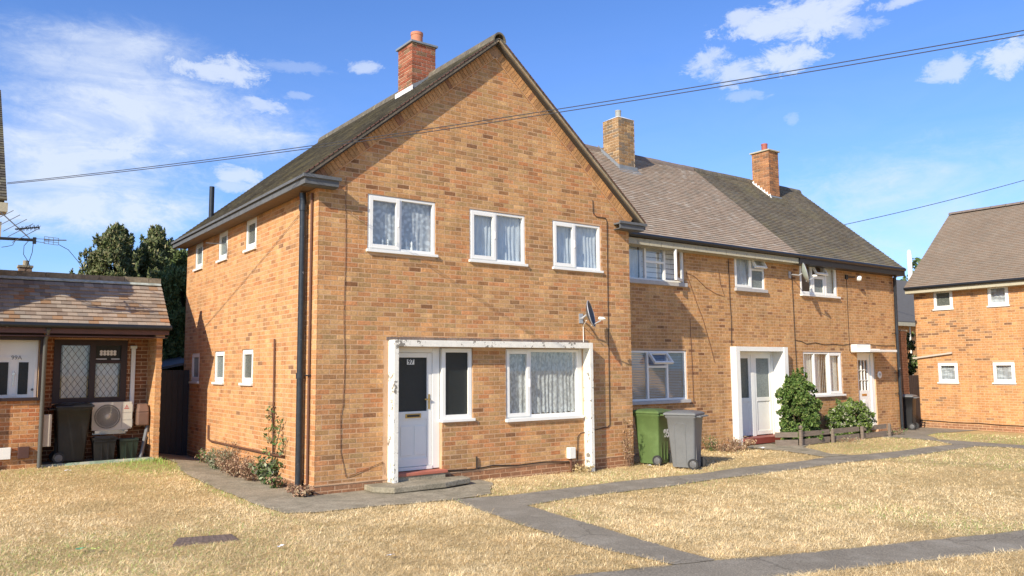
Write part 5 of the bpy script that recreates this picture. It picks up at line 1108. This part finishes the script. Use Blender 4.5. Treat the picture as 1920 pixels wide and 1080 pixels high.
T = Pieces('tile', M_tile_old); lay_tiles(T, F6, -6.5, -3.705, 0, SL4-.02, TL97); T.build('roof_tile', r99, 80)
MB().box(-11, -3.69, 4.66, 4.70, 4.58, 4.74).box(-11, -3.70, 4.70, 5.0, 4.57, 4.60).build('fascia', M_cream, h99)
MB().box(-3.97, -3.76, 4.78, 5.02, 4.12, 4.42).build('vent_box', M_cream, h99)
# --- aerials
aer = empty('tv_aerial', (-3.85, 4.8, 4.1), 'yagi television aerials on a horizontal arm at the left edge', 'aerial')
am = MB().tube([(-3.95, 4.6, 4.10), (-3.28, 4.5, 4.105)], .026, 8).build('arm', M_black, aer)
MB().box(-3.31, -3.26, 4.47, 4.53, 4.04, 4.15).build('clamp', M_black, aer)
a1 = MB().tube([(-3.80, 4.55, 4.55), (-3.36, 4.5, 4.13)], .010, 6)
for i in range(5):
    t = .12+i*.19; c_ = Vector((-3.80, 4.55, 4.55)).lerp(Vector((-3.36, 4.5, 4.13)), t); l_ = .17+.02*i; d_ = Vector((.78, .12, .58)).normalized(); a1.tube([c_-d_*l_, c_+d_*l_], .006, 5)
a1.build('broad_aerial', M_galv, aer); bpy.data.objects[a1 and 'broad_aerial'].data.materials[0] = M_slate_paint
a2 = MB().tube([(-3.58, 4.52, 4.27), (-3.22, 4.46, 4.33)], .012, 6)
for i in range(6):
    c_ = Vector((-3.52, 4.52, 4.28)).lerp(Vector((-3.24, 4.47, 4.33)), i/5)
    for d_ in ((.0, .1, 1), (.75, .1, .6), (.5, .1, -.8)):
        d_ = Vector(d_).normalized()*.045; a2.tube([c_-d_, c_+d_], .005, 4)
a2.build('director_aerial', M_black, aer)
a3 = MB().tube([(-3.26, 4.5, 4.13), (-3.12, 4.5, 4.135)], .006, 4).tube([(-3.26, 4.5, 4.08), (-3.12, 4.5, 4.07)], .006, 4).tube([(-3.14, 4.5, 4.12), (-2.80, 4.5, 4.145)], .010, 6)
for z in (4.06, 4.10, 4.14, 4.18): a3.tube([(-3.14, 4.5, z), (-2.92, 4.5, z-.012)], .005, 4)
for x in (-3.14, -3.07, -3.0, -2.92): a3.tube([(x, 4.5, 4.055), (x, 4.5, 4.175)], .005, 4)
a3.build('grid_aerial', M_slate_paint, aer)
add_tube('lead', [(-3.30, 4.5, 4.05), (-3.30, 4.6, 3.9), (-3.32, 4.9, 3.75), (-3.33, 5.4, 3.66)], .005, M_cable, aer)
add_tube('lead', [(-3.36, 4.5, 4.10), (-3.43, 4.55, 4.0), (-3.42, 4.7, 3.87), (-3.33, 5.0, 3.80), (-3.26, 5.3, 3.74), (-3.31, 5.6, 3.67)], .005, M_cable, aer)
add_tube('lead', [(-3.55, 4.5, 4.12), (-3.60, 4.5, 3.99), (-3.68, 4.5, 3.96), (-3.76, 4.5, 3.94)], .005, M_cable, aer)
add_tube('lead', [(-2.92, 4.5, 4.06), (-2.75, 4.6, 3.99), (-2.55, 5.0, 3.86), (-2.35, 5.6, 3.75)], .005, M_cable, aer)

# ================================================================== overhead cables
def cable(name, p0, p1, sag, r, label, n=28):
    p0, p1 = Vector(p0), Vector(p1)
    pts = [p0.lerp(p1, t)+Vector((0, 0, -sag*4*t*(1-t))) for t in [i/n for i in range(n+1)]]
    o = MB().tube(pts, r, 6).build(name, M_wire, None, smooth=True); tag(o, label, 'cable', 'overhead cables')
P0 = Vector((-3.72, 4.62, 5.08)); P1 = Vector((4.20, -8.33, 5.40)); dd = (P1-P0)
cable('overhead_cable', P0, P0+dd*1.35, .24, .0055, 'upper strand of the twin cable crossing the near gable')
cable('overhead_cable', P0+Vector((0, 0, -.02)), P0+dd*1.35+Vector((0, 0, -.045)), .25, .0055, 'lower strand of the twin cable crossing the near gable')
cable('overhead_cable', (25.6, 9.5, 7.5), (34.6, 3.0, 10.05), .12, .014, 'single thin cable above the right-hand house roof')

# ================================================================== vegetation
def leaf_cloud(name, centers, radii, counts, size, cols, mat, parent, elong=1.0, updir=None, flat=0.0, origin=None):
    Vv = []; Tt = []
    for (c_, r_, n) in zip(centers, radii, counts):
        d = rng.normal(size=(n, 3)); d /= np.linalg.norm(d, axis=1, keepdims=True); rad = np.cbrt(rng.uniform(.05, 1, n))[:, None]
        p = np.array(c_)+d*rad*np.array(r_)
        a = rng.normal(size=(n, 3)); 
        if updir is not None: a = a*.75+np.array(updir)+d*.9
        a /= np.linalg.norm(a, axis=1, keepdims=True); b = np.cross(a, rng.normal(size=(n, 3))); b /= np.linalg.norm(b, axis=1, keepdims=True)
        s = size*rng.uniform(.6, 1.3, n)[:, None]
        q = np.stack([p-a*s*elong*.5, p-b*s*.32+a*s*.05, p+a*s*elong*.5, p+b*s*.32+a*s*.05], 1)
        col = np.array(cols)[rng.integers(0, len(cols), n)]*rng.uniform(.75, 1.25, n)[:, None]*rng.uniform(.9, 1.1)
        Vv.append(q.reshape(-1, 3)); Tt.append(np.repeat(col, 4, 0))
    V = np.concatenate(Vv); T_ = np.concatenate(Tt); q = np.arange(len(V)).reshape(-1, 4)
    return fast_mesh(name, V, q, mat, parent, T_, origin)
CON = [(.10, .13, .045), (.14, .17, .06), (.18, .20, .08), (.075, .10, .035), (.26, .235, .12)]
def conifer(x, y, z0, h, r, label, nc=420, lean=0, cols=CON):
    root = empty('conifer_tree', (x, y, z0), label, 'tree', 'tall conifers behind the annex')
    MB().tube([(x, y, z0), (x+lean*.5, y, z0+h*.5), (x+lean, y, z0+h*.92)], .12, 8, .02).build('trunk', M_bark, root)
    C_, R_s, N_ = [], [], []
    for i in range(nc):
        t = rng.uniform(0, 1)**.85; a = rng.uniform(0, 2*math.pi); prof = r*min(1, (max(0, 1-t)*2.6)**.6)*(.82+.18*math.sin(a*3+t*9)); rr = prof*rng.uniform(.55, 1.0)
        C_.append((x+lean*t+rr*math.cos(a), y+rr*math.sin(a), z0+.3+(h-.35)*t)); k = rng.uniform(.11, .22)*(1-.35*t); R_s.append((k, k, k*2.0)); N_.append(int(210))
    for i in range(110):
        t = rng.uniform(.35, 1.0); a = rng.uniform(0, 2*math.pi); prof = r*min(1, (max(0, 1-t)*2.6)**.6)*rng.uniform(.9, 1.12)
        C_.append((x+lean*t+prof*math.cos(a), y+prof*math.sin(a), z0+.45+(h-.35)*t)); R_s.append((.045, .045, .17)); N_.append(42)
    leaf_cloud('crown', C_, R_s, N_, .066, cols, M_leaf, root, 1.9, (0, 0, .8))
conifer(-.40, 14.0, 0, 5.95, 1.28, 'left tall conifer rising behind the annex roof', 480)
conifer(.85, 14.6, 0, 6.05, 1.35, 'middle bushy conifer behind the annex ridge end', 460)
conifer(.66, 10.6, 0, 4.85, 1.05, 'right conifer filling the gap beside the near house eave', 400, 0, [(.10, .145, .045), (.14, .19, .06), (.19, .23, .08), (.07, .10, .035)])
hg = empty('hedge', (-.2, 11.3, 0), 'dark leafy hedge seen in the gap between annex and near house', 'hedge')
MB().tube([(-.1, 11.3, 0), (-.1, 11.3, 2.6)], .06, 6, .02).build('trunk', M_bark, hg)
Cc = [(rng.uniform(-1.0, .7), 11+rng.uniform(-.5, .5), rng.uniform(.3, 3.2)) for _ in range(130)]
leaf_cloud('foliage', Cc, [(.22, .22, .25)]*130, [100]*130, .10, [(.05, .09, .03), (.085, .13, .04), (.035, .06, .02), (.14, .17, .07)], M_leaf, hg, 1.3)
SHR = [(.07, .13, .025), (.10, .17, .035), (.13, .20, .045), (.05, .09, .02), (.19, .23, .07)]
def shrub(x, y, z0, rx, ry, h, label, n=150, cols=SHR, peak=0, name='shrub', size=.06, tips=8, cat='shrub'):
    root = empty(name, (x, y, z0), label, cat)
    for k in range(4): 
        a = k*1.7; MB().tube([(x+.05*math.cos(a), y+.05*math.sin(a), z0), (x+rx*.5*math.cos(a), y+ry*.5*math.sin(a), z0+h*.55)], .015, 5, .006).build('stem', M_bark, root)
    C_, R_s = [], []
    for i in range(n):
        a = rng.uniform(0, 2*math.pi); t = rng.uniform(.02, 1); prof = math.sqrt(max(0, 1-(max(t-.35, 0)/.68)**2)) if not peak else min(1, (1.12-t)*1.25); rr = rng.uniform(.5, 1)*prof*(.85+.2*math.sin(a*4+t*5))
        C_.append((x+rx*rr*math.cos(a), y+ry*rr*math.sin(a), z0+.06+(h-.1)*t)); R_s.append((.085, .085, .075))
    for i in range(tips):
        a = rng.uniform(0, 6.28); rr = rng.uniform(0, .6); C_.append((x+rx*rr*math.cos(a), y+ry*rr*math.sin(a), z0+h*rng.uniform(.95, 1.08))); R_s.append((.03, .03, .09))
    leaf_cloud('foliage', C_, R_s, [55]*len(C_), size, cols, M_leaf, root, 1.35)
    return root
shrub(12.98, .60, -.07, .74, .44, 1.66, 'tall dark green shrub right of the white framed doorway', 330)
shrub(15.30, .58, -.07, 1.0, .45, .92, 'wide low shrub in the edged bed under the cream blinds', 240, [(.09, .14, .025), (.13, .20, .04), (.17, .23, .05), (.055, .09, .02), (.30, .30, .20)])
shrub(21.95, 2.45, -.2, .62, .5, 2.95, 'loose leafy bush rising behind the brick pier', 150, [(.10, .16, .04), (.16, .21, .06), (.06, .10, .03), (.34, .34, .22)], name='bush', size=.09)
# far trees on the right
def round_tree(x, y, z0, h, r, label, nc, cols):
    root = empty('broadleaf_tree', (x, y, z0), label, 'tree', 'trees far behind on the right')
    MB().tube([(x, y, z0), (x+.1, y, z0+h*.5)], .3, 8, .15).build('trunk', M_bark, root)
    C_, R_s = [], []
    for i in range(nc):
        d = rng.normal(size=3); d /= np.linalg.norm(d); rr = rng.uniform(.6, 1); C_.append((x+d[0]*r*rr, y+d[1]*r*rr, z0+h*.62+d[2]*h*.38*rr)); k = rng.uniform(.4, .7); R_s.append((k, k, k*.8))
    leaf_cloud('crown', C_, R_s, [80]*nc, .30, cols, M_leaf, root, 1.2)
round_tree(52.0, 14.5, 0, 10.5, 2.9, 'green tree crown showing past the left verge of the right-hand house', 130, [(.06, .10, .03), (.09, .14, .045), (.12, .16, .06)])
round_tree(55.5, 19.5, 0, 8.3, 3.0, 'low tree crown over the distant dark roof', 110, [(.08, .13, .04), (.12, .17, .06), (.06, .09, .03)])
# far house in the gap
fh = empty('brick_house', (36, 11, 0), 'distant brick house with plain dark grey roof seen in the right-hand gap', 'house')
wm = MB().box(31, 43, 9.3, 15, -.4, 3.95); fw_ = wm.build('wall', nm('far_brick', (.50, .30, .16), rough=.9, noise=.12, nscale=3), fh)
B = Pieces('brick', M_brick); lay_bricks(B, Frame((0, 9.3, 0), (1, 0, 0), (0, -1, 0)), 33.2, 37, 0, 3.9, [], BRK_FAR); B.build('brick', fw_, 40)
MB().raw([(30.8, 8.9, 4.0), (43.2, 8.9, 4.0), (43.2, 11.6, 6.6), (30.8, 11.6, 6.6), (30.8, 8.9, 3.92), (43.2, 8.9, 3.92), (43.2, 11.6, 6.5), (30.8, 11.6, 6.5), (30.8, 15.2, 3.9), (43.2, 15.2, 3.9)], [(0, 1, 2, 3), (4, 7, 6, 5), (0, 4, 5, 1), (3, 2, 9, 8), (0, 3, 7, 4), (1, 5, 6, 2)]).build('roof', nm('far_roof', (.105, .10, .095), rough=.9, noise=.1, nscale=3, stretch=(1, 8, 8)), fh)
MB().box(30.8, 43.2, 8.86, 8.9, 3.76, 3.94).build('fascia', M_cream, fh)
MB().tube([(35.45, 9.15, 3.8), (35.45, 9.15, 0)], .04, 8).build('downpipe', M_white_paint, fh)
window(fh, Frame((0, 9.3, 0), (1, 0, 0), (0, -1, 0)), 33.9, 34.8, 1.2, 1.9, [(33.9, 34.8, 1.2, 1.9, 'fixed', M_frost)], rec=-.03, sill=.06)
fl = tag(empty('flue_pipe', (40.65, 11.6, 6.3)), 'white flue pipe standing on the distant roof left of the right-hand house', 'flue'); MB().lathe([(.13, 0), (.13, 1.85), (.11, 1.93), (.11, 2.02), (.05, 2.12)], (40.68, 11.6, 6.3), 14).build('pipe', M_white_paint, fl, smooth=True)
# far chimney behind the annex
fc = empty('brick_house', (-2.4, 16.4, 0), 'distant house of which only a small chimney shows above the annex ridge', 'house')
MB().box(-5.5, .3, 15.6, 19, 0, 3.2).raw([(-5.6, 15.5, 3.2), (.4, 15.5, 3.2), (.4, 17.3, 4.2), (-5.6, 17.3, 4.2), (-5.6, 19.1, 3.2), (.4, 19.1, 3.2)], [(0, 1, 2, 3), (3, 2, 5, 4), (0, 3, 4), (1, 5, 2)]).build('body', MATS['far_brick'], fc)
MB().box(-2.60, -2.27, 16.0, 16.4, 3.2, 4.92).build('chimney', nm('far_chimney_brick', (.22, .15, .10), rough=.9, noise=.25, nscale=9), fc)
MB().box(-2.63, -2.24, 15.97, 16.43, 4.92, 4.98).lathe([(.08, 0), (.08, .16)], (-2.42, 16.2, 4.98), 10).build('chimney_cap', M_concrete, fc)

# --- low timber edging of the bed
ed = empty('bed_edging', (13.6, .1, -.07), 'weathered low timber edging round the shrub bed', 'garden edging')
PX = [11.75, 12.30, 13.65, 15.00, 16.35]
for i, x in enumerate(PX[1:]): 
    hgt = .34 if i == 0 else .30; MB().box(x-.034, x+.034, .08, .15, -.25, hgt-.04).build('post', M_grey_wood, ed, bevel=.008)
    if i == 0: MB().lathe([(.03, 0), (.05, .03), (.05, .06), (.0, .10)], (x, .11, hgt-.02), 12).build('post_finial', M_grey_wood, ed, smooth=True)
for a, b in zip(PX[:-1], PX[1:]):
    y0_, y1_ = (.45, .16) if a < 12 else (.165, .165)
    for z0_, z1_ in ((.13, .25), (-.07, .07)):
        m = MB(); m.raw([(a+.05, y0_, z0_), (b-.05, y1_, z0_), (b-.05, y1_+.03, z0_), (a+.05, y0_+.03, z0_), (a+.05, y0_, z1_), (b-.05, y1_, z1_), (b-.05, y1_+.03, z1_), (a+.05, y0_+.03, z1_)], [(3, 2, 1, 0), (4, 5, 6, 7), (0, 1, 5, 4), (1, 2, 6, 5), (2, 3, 7, 6), (3, 0, 4, 7)]); m.build('board', M_grey_wood, ed)
sb = slab('soil_bed', [(12.2, .2), (16.4, .2), (16.4, 1.08), (12.2, 1.08)], .02, M_soil, 'soil of the shrub bed')

# --- weeds and climbers
def weed(x, y, z0, r, h, label, cols, n=26, name='weed', leaf=.045, cat='weed', stems=14, thick=.0035):
    root = empty(name, (x, y, z0), label, cat); st_ = MB(); C_ = []
    for i in range(stems):
        a = rng.uniform(0, 6.28); rr = r*rng.uniform(.2, 1); p = Vector((x+.3*rr*math.cos(a), y+.3*rr*math.sin(a), z0)); q = Vector((x+rr*math.cos(a), y+rr*math.sin(a), z0+h*rng.uniform(.5, 1))); q.x = min(q.x, -.02) if x < 0 and x > -1.0 else q.x
        mid = p.lerp(q, .5)+Vector((rng.uniform(-.03, .03), rng.uniform(-.03, .03), .03)); st_.tube([p, mid, q], thick, 4, thick*.5)
        for k in range(max(1, n//stems)):
            t = rng.uniform(.2, 1); C_.append(tuple(p.lerp(q, t)))
    st_.build('stems', nm('stem_%d' % len(MATS), tuple(np.array(cols[0])*.8), rough=.9), root)
    leaf_cloud('leaves', C_, [(.06, .06, .05)]*len(C_), [5]*len(C_), leaf, cols, M_leaf, root, 1.4)
    return root
BR = [(.30, .18, .11), (.36, .23, .14), (.24, .14, .09), (.38, .29, .18)]; GY = [(.20, .22, .12), (.28, .28, .18), (.14, .17, .08), (.33, .31, .22)]; GN = [(.08, .15, .04), (.12, .20, .05), (.06, .10, .03)]
weed(-.22, 3.9, 0, .42, .42, 'pale grey-green bushy weed at the foot of the left wall', GY, 220, stems=60, leaf=.035)
weed(-.16, 3.55, 0, .30, .62, 'wispy dry weed against the left wall above the path', BR+GY, 90, stems=40, leaf=.03)
weed(-.20, 2.75, 0, .50, .38, 'red-brown dried weeds along the left wall', BR, 260, stems=80, leaf=.032)
weed(-.18, 2.15, 0, .40, .34, 'brown withered weeds beside the climbing plant', BR, 160, stems=50, leaf=.032)
weed(-.15, 1.55, 0, .26, .42, 'dark green leafy weed under the wall pipe', GN+GY, 150, stems=30, leaf=.06)
weed(-.15, 1.15, 0, .22, .20, 'low green weeds near the corner downpipe', GN+BR, 60, stems=20, leaf=.045)
weed(-.12, .42, .01, .16, .12, 'red-brown dead leaves round the foot of the corner downpipe', BR, 80, stems=14, leaf=.05)
weed(-.16, .02, .01, .18, .11, 'heap of dry brown leaves at the house corner', BR, 80, stems=14, leaf=.05)
weed(-.14, 5.1, 0, .22, .30, 'dry weed in the shaded passage by the wall', BR+GN, 60, stems=20, leaf=.04)
cl = empty('climbing_plant', (-.06, 1.5, 0), 'sparse climbing plant trained up the wall pipe on the left wall', 'climbing plant')
MB().tube([(-.07, 1.55, 0), (-.05, 1.62, .4), (-.05, 1.6, .8), (-.06, 1.68, 1.2)], .010, 5).tube([(-.05, 1.6, .4), (-.06, 1.35, .75), (-.05, 1.25, 1.0)], .007, 5).tube([(-.05, 1.6, .5), (-.06, 1.15, .5), (-.05, 1.12, .75)], .007, 5).build('stems', M_bark, cl)
cc = [(-.08, 1.62, .45), (-.08, 1.66, .7), (-.08, 1.62, .9), (-.08, 1.75, 1.05), (-.08, 1.68, 1.2), (-.08, 1.4, .72), (-.08, 1.3, .9), (-.08, 1.25, 1.02), (-.08, 1.18, .55), (-.08, 1.14, .72), (-.08, 1.2, .35), (-.08, 1.5, .3), (-.08, 1.85, .8), (-.08, 1.9, .5)]
leaf_cloud('leaves', cc, [(.05, .13, .08)]*len(cc), [13]*len(cc), .05, GN+[(.2, .22, .1)], M_leaf, cl, 1.5)
weed(6.30, -.12, -.07, .12, .95, 'thin dead stalk with dry seed heads by the gable right corner', BR+[(.38, .27, .14)], 70, stems=9, leaf=.03, name='dead_stalk', cat='dead plant')
weed(10.55, .55, -.07, .45, .28, 'litter of dry brown stalks left of the white framed doorway', BR+[(.42, .30, .16)], 160, stems=60, leaf=.04, name='dead_stalks', cat='dead plants')
weed(9.8, .75, -.07, .3, .40, 'thin green and brown weed against the terrace wall by the bins', GN+BR, 70, stems=24, leaf=.035)
weed(10.0, .45, -.07, .5, .18, 'sprawl of dry brown stems behind the grey bin', BR, 120, stems=50, leaf=.035)
weed(16.9, .25, -.07, .35, .16, 'tangle of dark dead stems at the end of the bed edging', BR+GN, 60, stems=30, leaf=.03)
weed(14.0, .0, -.07, .5, .10, 'grassy dry tufts along the bed edging', BR+GY, 60, stems=30, leaf=.03)
weed(5.1, -.12, -.06, .25, .12, 'dry tuft at the foot of the right-hand porch post', [(.45, .34, .16), (.5, .38, .2)], 60, stems=30, leaf=.03)

# --- manhole and litter
mh = empty('manhole_cover', (-2.15, -2.15, .02), 'rusty rectangular iron cover set in the dry lawn', 'manhole cover')
mpts = [(-2.50, -2.27), (-2.36, -1.93), (-1.83, -2.09), (-1.86, -2.40)]
mm = MB(); mm.raw([(*p, -.02) for p in mpts]+[(*p, .010) for p in mpts], [(3, 2, 1, 0), (4, 5, 6, 7), (0, 1, 5, 4), (1, 2, 6, 5), (2, 3, 7, 6), (3, 0, 4, 7)]); mm.build('plate', M_manhole, mh)
mr = MB()
for i in range(6):
    for j in range(10):
        s_, t_ = (i+.5)/6, (j+.5)/10; a = Vector(mpts[0]).lerp(Vector(mpts[1]), s_); b = Vector(mpts[3]).lerp(Vector(mpts[2]), s_); p = a.lerp(b, t_); mr.box(p.x-.012, p.x+.012, p.y-.010, p.y+.010, .0101, .0145)
mr.build('tread_pattern', M_manhole, mh)['kind'] = 'stuff'
def scrap(x, y, s, mat, label, name='litter_scrap'):
    z = float(H(x, y))+.03; n = 5; V = [(x+s*(i/n-.5)*1.6+random.uniform(-.2, .2)*s, y+s*(j/2-.5)*.8+random.uniform(-.15, .15)*s, z+random.uniform(0, .35)*s) for i in range(n+1) for j in range(3)]
    V2 = [(a, b, c_-.002) for a, b, c_ in V]; q = [(i*3+j, i*3+j+1, (i+1)*3+j+1, (i+1)*3+j) for i in range(n) for j in range(2)]; k = len(V)
    o = MB().raw(V, q).raw(V2, [tuple(reversed(f)) for f in q]).build(name, mat, None); tag(o, label, 'litter', 'litter on the lawn'); return o
scrap(-3.32, -1.98, .06, M_litter_g, 'green and white sweet wrapper on the left lawn'); scrap(-3.20, -2.06, .045, M_litter_y, 'yellow-green wrapper end beside the green one')
scrap(-2.66, 4.14, .06, M_litter_w, 'white paper scrap near the annex step'); scrap(-1.65, -3.14, .05, M_litter_w, 'white scrap on the lawn right of the iron cover')
scrap(-.94, -4.2, .05, M_litter_w, 'white scrap near the bottom centre of the lawn'); scrap(6.95, .05, .10, M_litter_w, 'crumpled white paper at the foot of the green bin'); scrap(6.55, -.45, .06, M_litter_w, 'small white scrap left of the green bin')
scrap(10.9, .2, .09, M_litter_w, 'crumpled white litter by the left post of the white doorway')

# ================================================================== grass
def grass():
    N_ = 1150000
    cand = []
    # denser towards the camera: sample in polar rings round it
    r = 4.2*np.exp(rng.uniform(0, math.log(26/4.2), N_)**1.0); th = rng.uniform(math.radians(-4), math.radians(76), N_)
    x = CAM.x+r*np.sin(th); y = CAM.y+r*np.cos(th)
    ok = np.ones(N_, bool)
    jx = x+rng.normal(0, .028, N_); jy = y+rng.normal(0, .028, N_)
    for k in PAVE: ok &= ~inpoly(jx, jy, PAVE[k])
    ok &= ~((x > -.02) & (x < 6.6) & (y > -.01)); ok &= ~((x >= 6.5) & (x < 18.9) & (y > 1.08)); ok &= ~((x < -.98) & (y > 5.14)); ok &= ~(x > 21.28); ok &= ~((y > 5.5) & (x < 0)); ok &= ~((x > 12.2) & (x < 16.45) & (y > .12))
    ok &= ~inpoly(x+rng.normal(0, .03, N_), y+rng.normal(0, .03, N_), mpts); ok &= ~((y > 4.6) & (x > -1.0) & (x < 0))
    x, y, r = x[ok], y[ok], r[ok]; n = len(x); z = H(x, y)-.008
    # patchiness
    def vn(x, y, s, seed):
        g = np.random.default_rng(seed).uniform(size=(256, 256)); u = (x*s) % 254; v = (y*s) % 254; i = u.astype(int); j = v.astype(int); fu = u-i; fv = v-j; fu = fu*fu*(3-2*fu); fv = fv*fv*(3-2*fv)
        return (g[i, j]*(1-fu)+g[i+1, j]*fu)*(1-fv)+(g[i, j+1]*(1-fu)+g[i+1, j+1]*fu)*fv
    pa = .5*vn(x+40, y+40, .9, 1)+.3*vn(x+40, y+40, 2.3, 2)+.2*vn(x+40, y+40, 6, 3)
    cl_ = .6*vn(x+40, y+40, 11, 5)+.4*vn(x+40, y+40, 24, 6)
    hgt = rng.uniform(.016, .046, n)*(.50+1.0*cl_)*(.7+.6*pa); hgt *= np.where(rng.uniform(size=n) < .015, 2.2, 1)
    az = vn(x+60, y+60, 5, 12)*9+rng.normal(0, 1.9, n); lean = rng.uniform(.8, 3.2, n); w = rng.uniform(.0010, .0019, n)*(1+.06*np.maximum(r-7, 0))
    dx, dy = np.cos(az), np.sin(az); tipx = x+dx*hgt*lean; tipy = y+dy*hgt*lean; tipz = z+hgt*np.clip(1.25-.42*lean, .18, 1)
    midx = x+dx*hgt*lean*.45; midy = y+dy*hgt*lean*.45; midz = z+(tipz-z)*.68
    px, py = -dy*w, dx*w
    V = np.stack([np.stack([x-px, y-py, z], 1), np.stack([x+px, y+py, z], 1), np.stack([midx+px*.8, midy+py*.8, midz], 1), np.stack([tipx, tipy, tipz], 1), np.stack([midx-px*.8, midy-py*.8, midz], 1)], 1)
    q = (np.arange(n)[:, None]*5+np.array([[0, 1, 2, 4]])); tri_ = (np.arange(n)[:, None]*5+np.array([[4, 2, 3, 3]]))
    straw = np.array([(.72, .56, .32), (.76, .61, .37), (.68, .52, .29), (.62, .47, .26), (.79, .66, .43), (.56, .42, .24)])
    green = np.array([(.28, .40, .09), (.22, .38, .06), (.36, .46, .14)])
    c_ = straw[rng.integers(0, len(straw), n)]*(.62+.66*pa)[:, None]*np.stack([1-.02*ssm(.55, .35, pa), 1.0-.06*ssm(.55, .35, pa), .95-.12*ssm(.55, .35, pa)], 1)*1.07*(.66+.60*cl_)[:, None]*1.16*rng.uniform(.88, 1.12, n)[:, None]
    gp_ = vn(x+20, y+20, .55, 9); g_prob = np.clip((gp_-.60)*.6, 0, .22)*(x > -5)
    g_prob = g_prob+.98*np.exp(-(((x+1.3)/.55)**2+((y-4.25)/.9)**2))+.45*np.exp(-(((x+2.0)/1.5)**2+((y-4.6)/.8)**2))+.5*np.exp(-(((x+.98)/.12)**2+((y-1.2)/2.4)**2))+.40*((x > 16.3) & (y < .2))+.18*((x > 11) & (y < -2.4))+.22*(inpoly(x, y, [(12, .6), (16.2, .6), (16.2, -1.9), (11.2, -1.8)]))
    isg = rng.uniform(size=n) < g_prob; c_[isg] = (green[rng.integers(0, 3, n)]*rng.uniform(.8, 1.3, n)[:, None])[isg]
    lush = np.exp(-(((x+1.05)/.45)**2+((y-4.9)/.4)**2)) > rng.uniform(size=n); V[lush, 2:, 2] += .05*rng.uniform(.3, 1.2, lush.sum())[:, None]
    c_ = np.repeat(c_, 5, 0)
    Vf = V.reshape(-1, 3)
    tris = np.concatenate([np.arange(n)[:, None]*5+np.array([[0, 1, 2]]), np.arange(n)[:, None]*5+np.array([[0, 2, 4]]), np.arange(n)[:, None]*5+np.array([[4, 2, 3]])])
    o = fast_mesh('dry_grass', Vf, tris, M_grass, None, c_, (0, 0, 0)); o['kind'] = 'stuff'; o['label'] = 'dry straw-coloured grass blades of the lawns'
    print('blades', n)
grass()
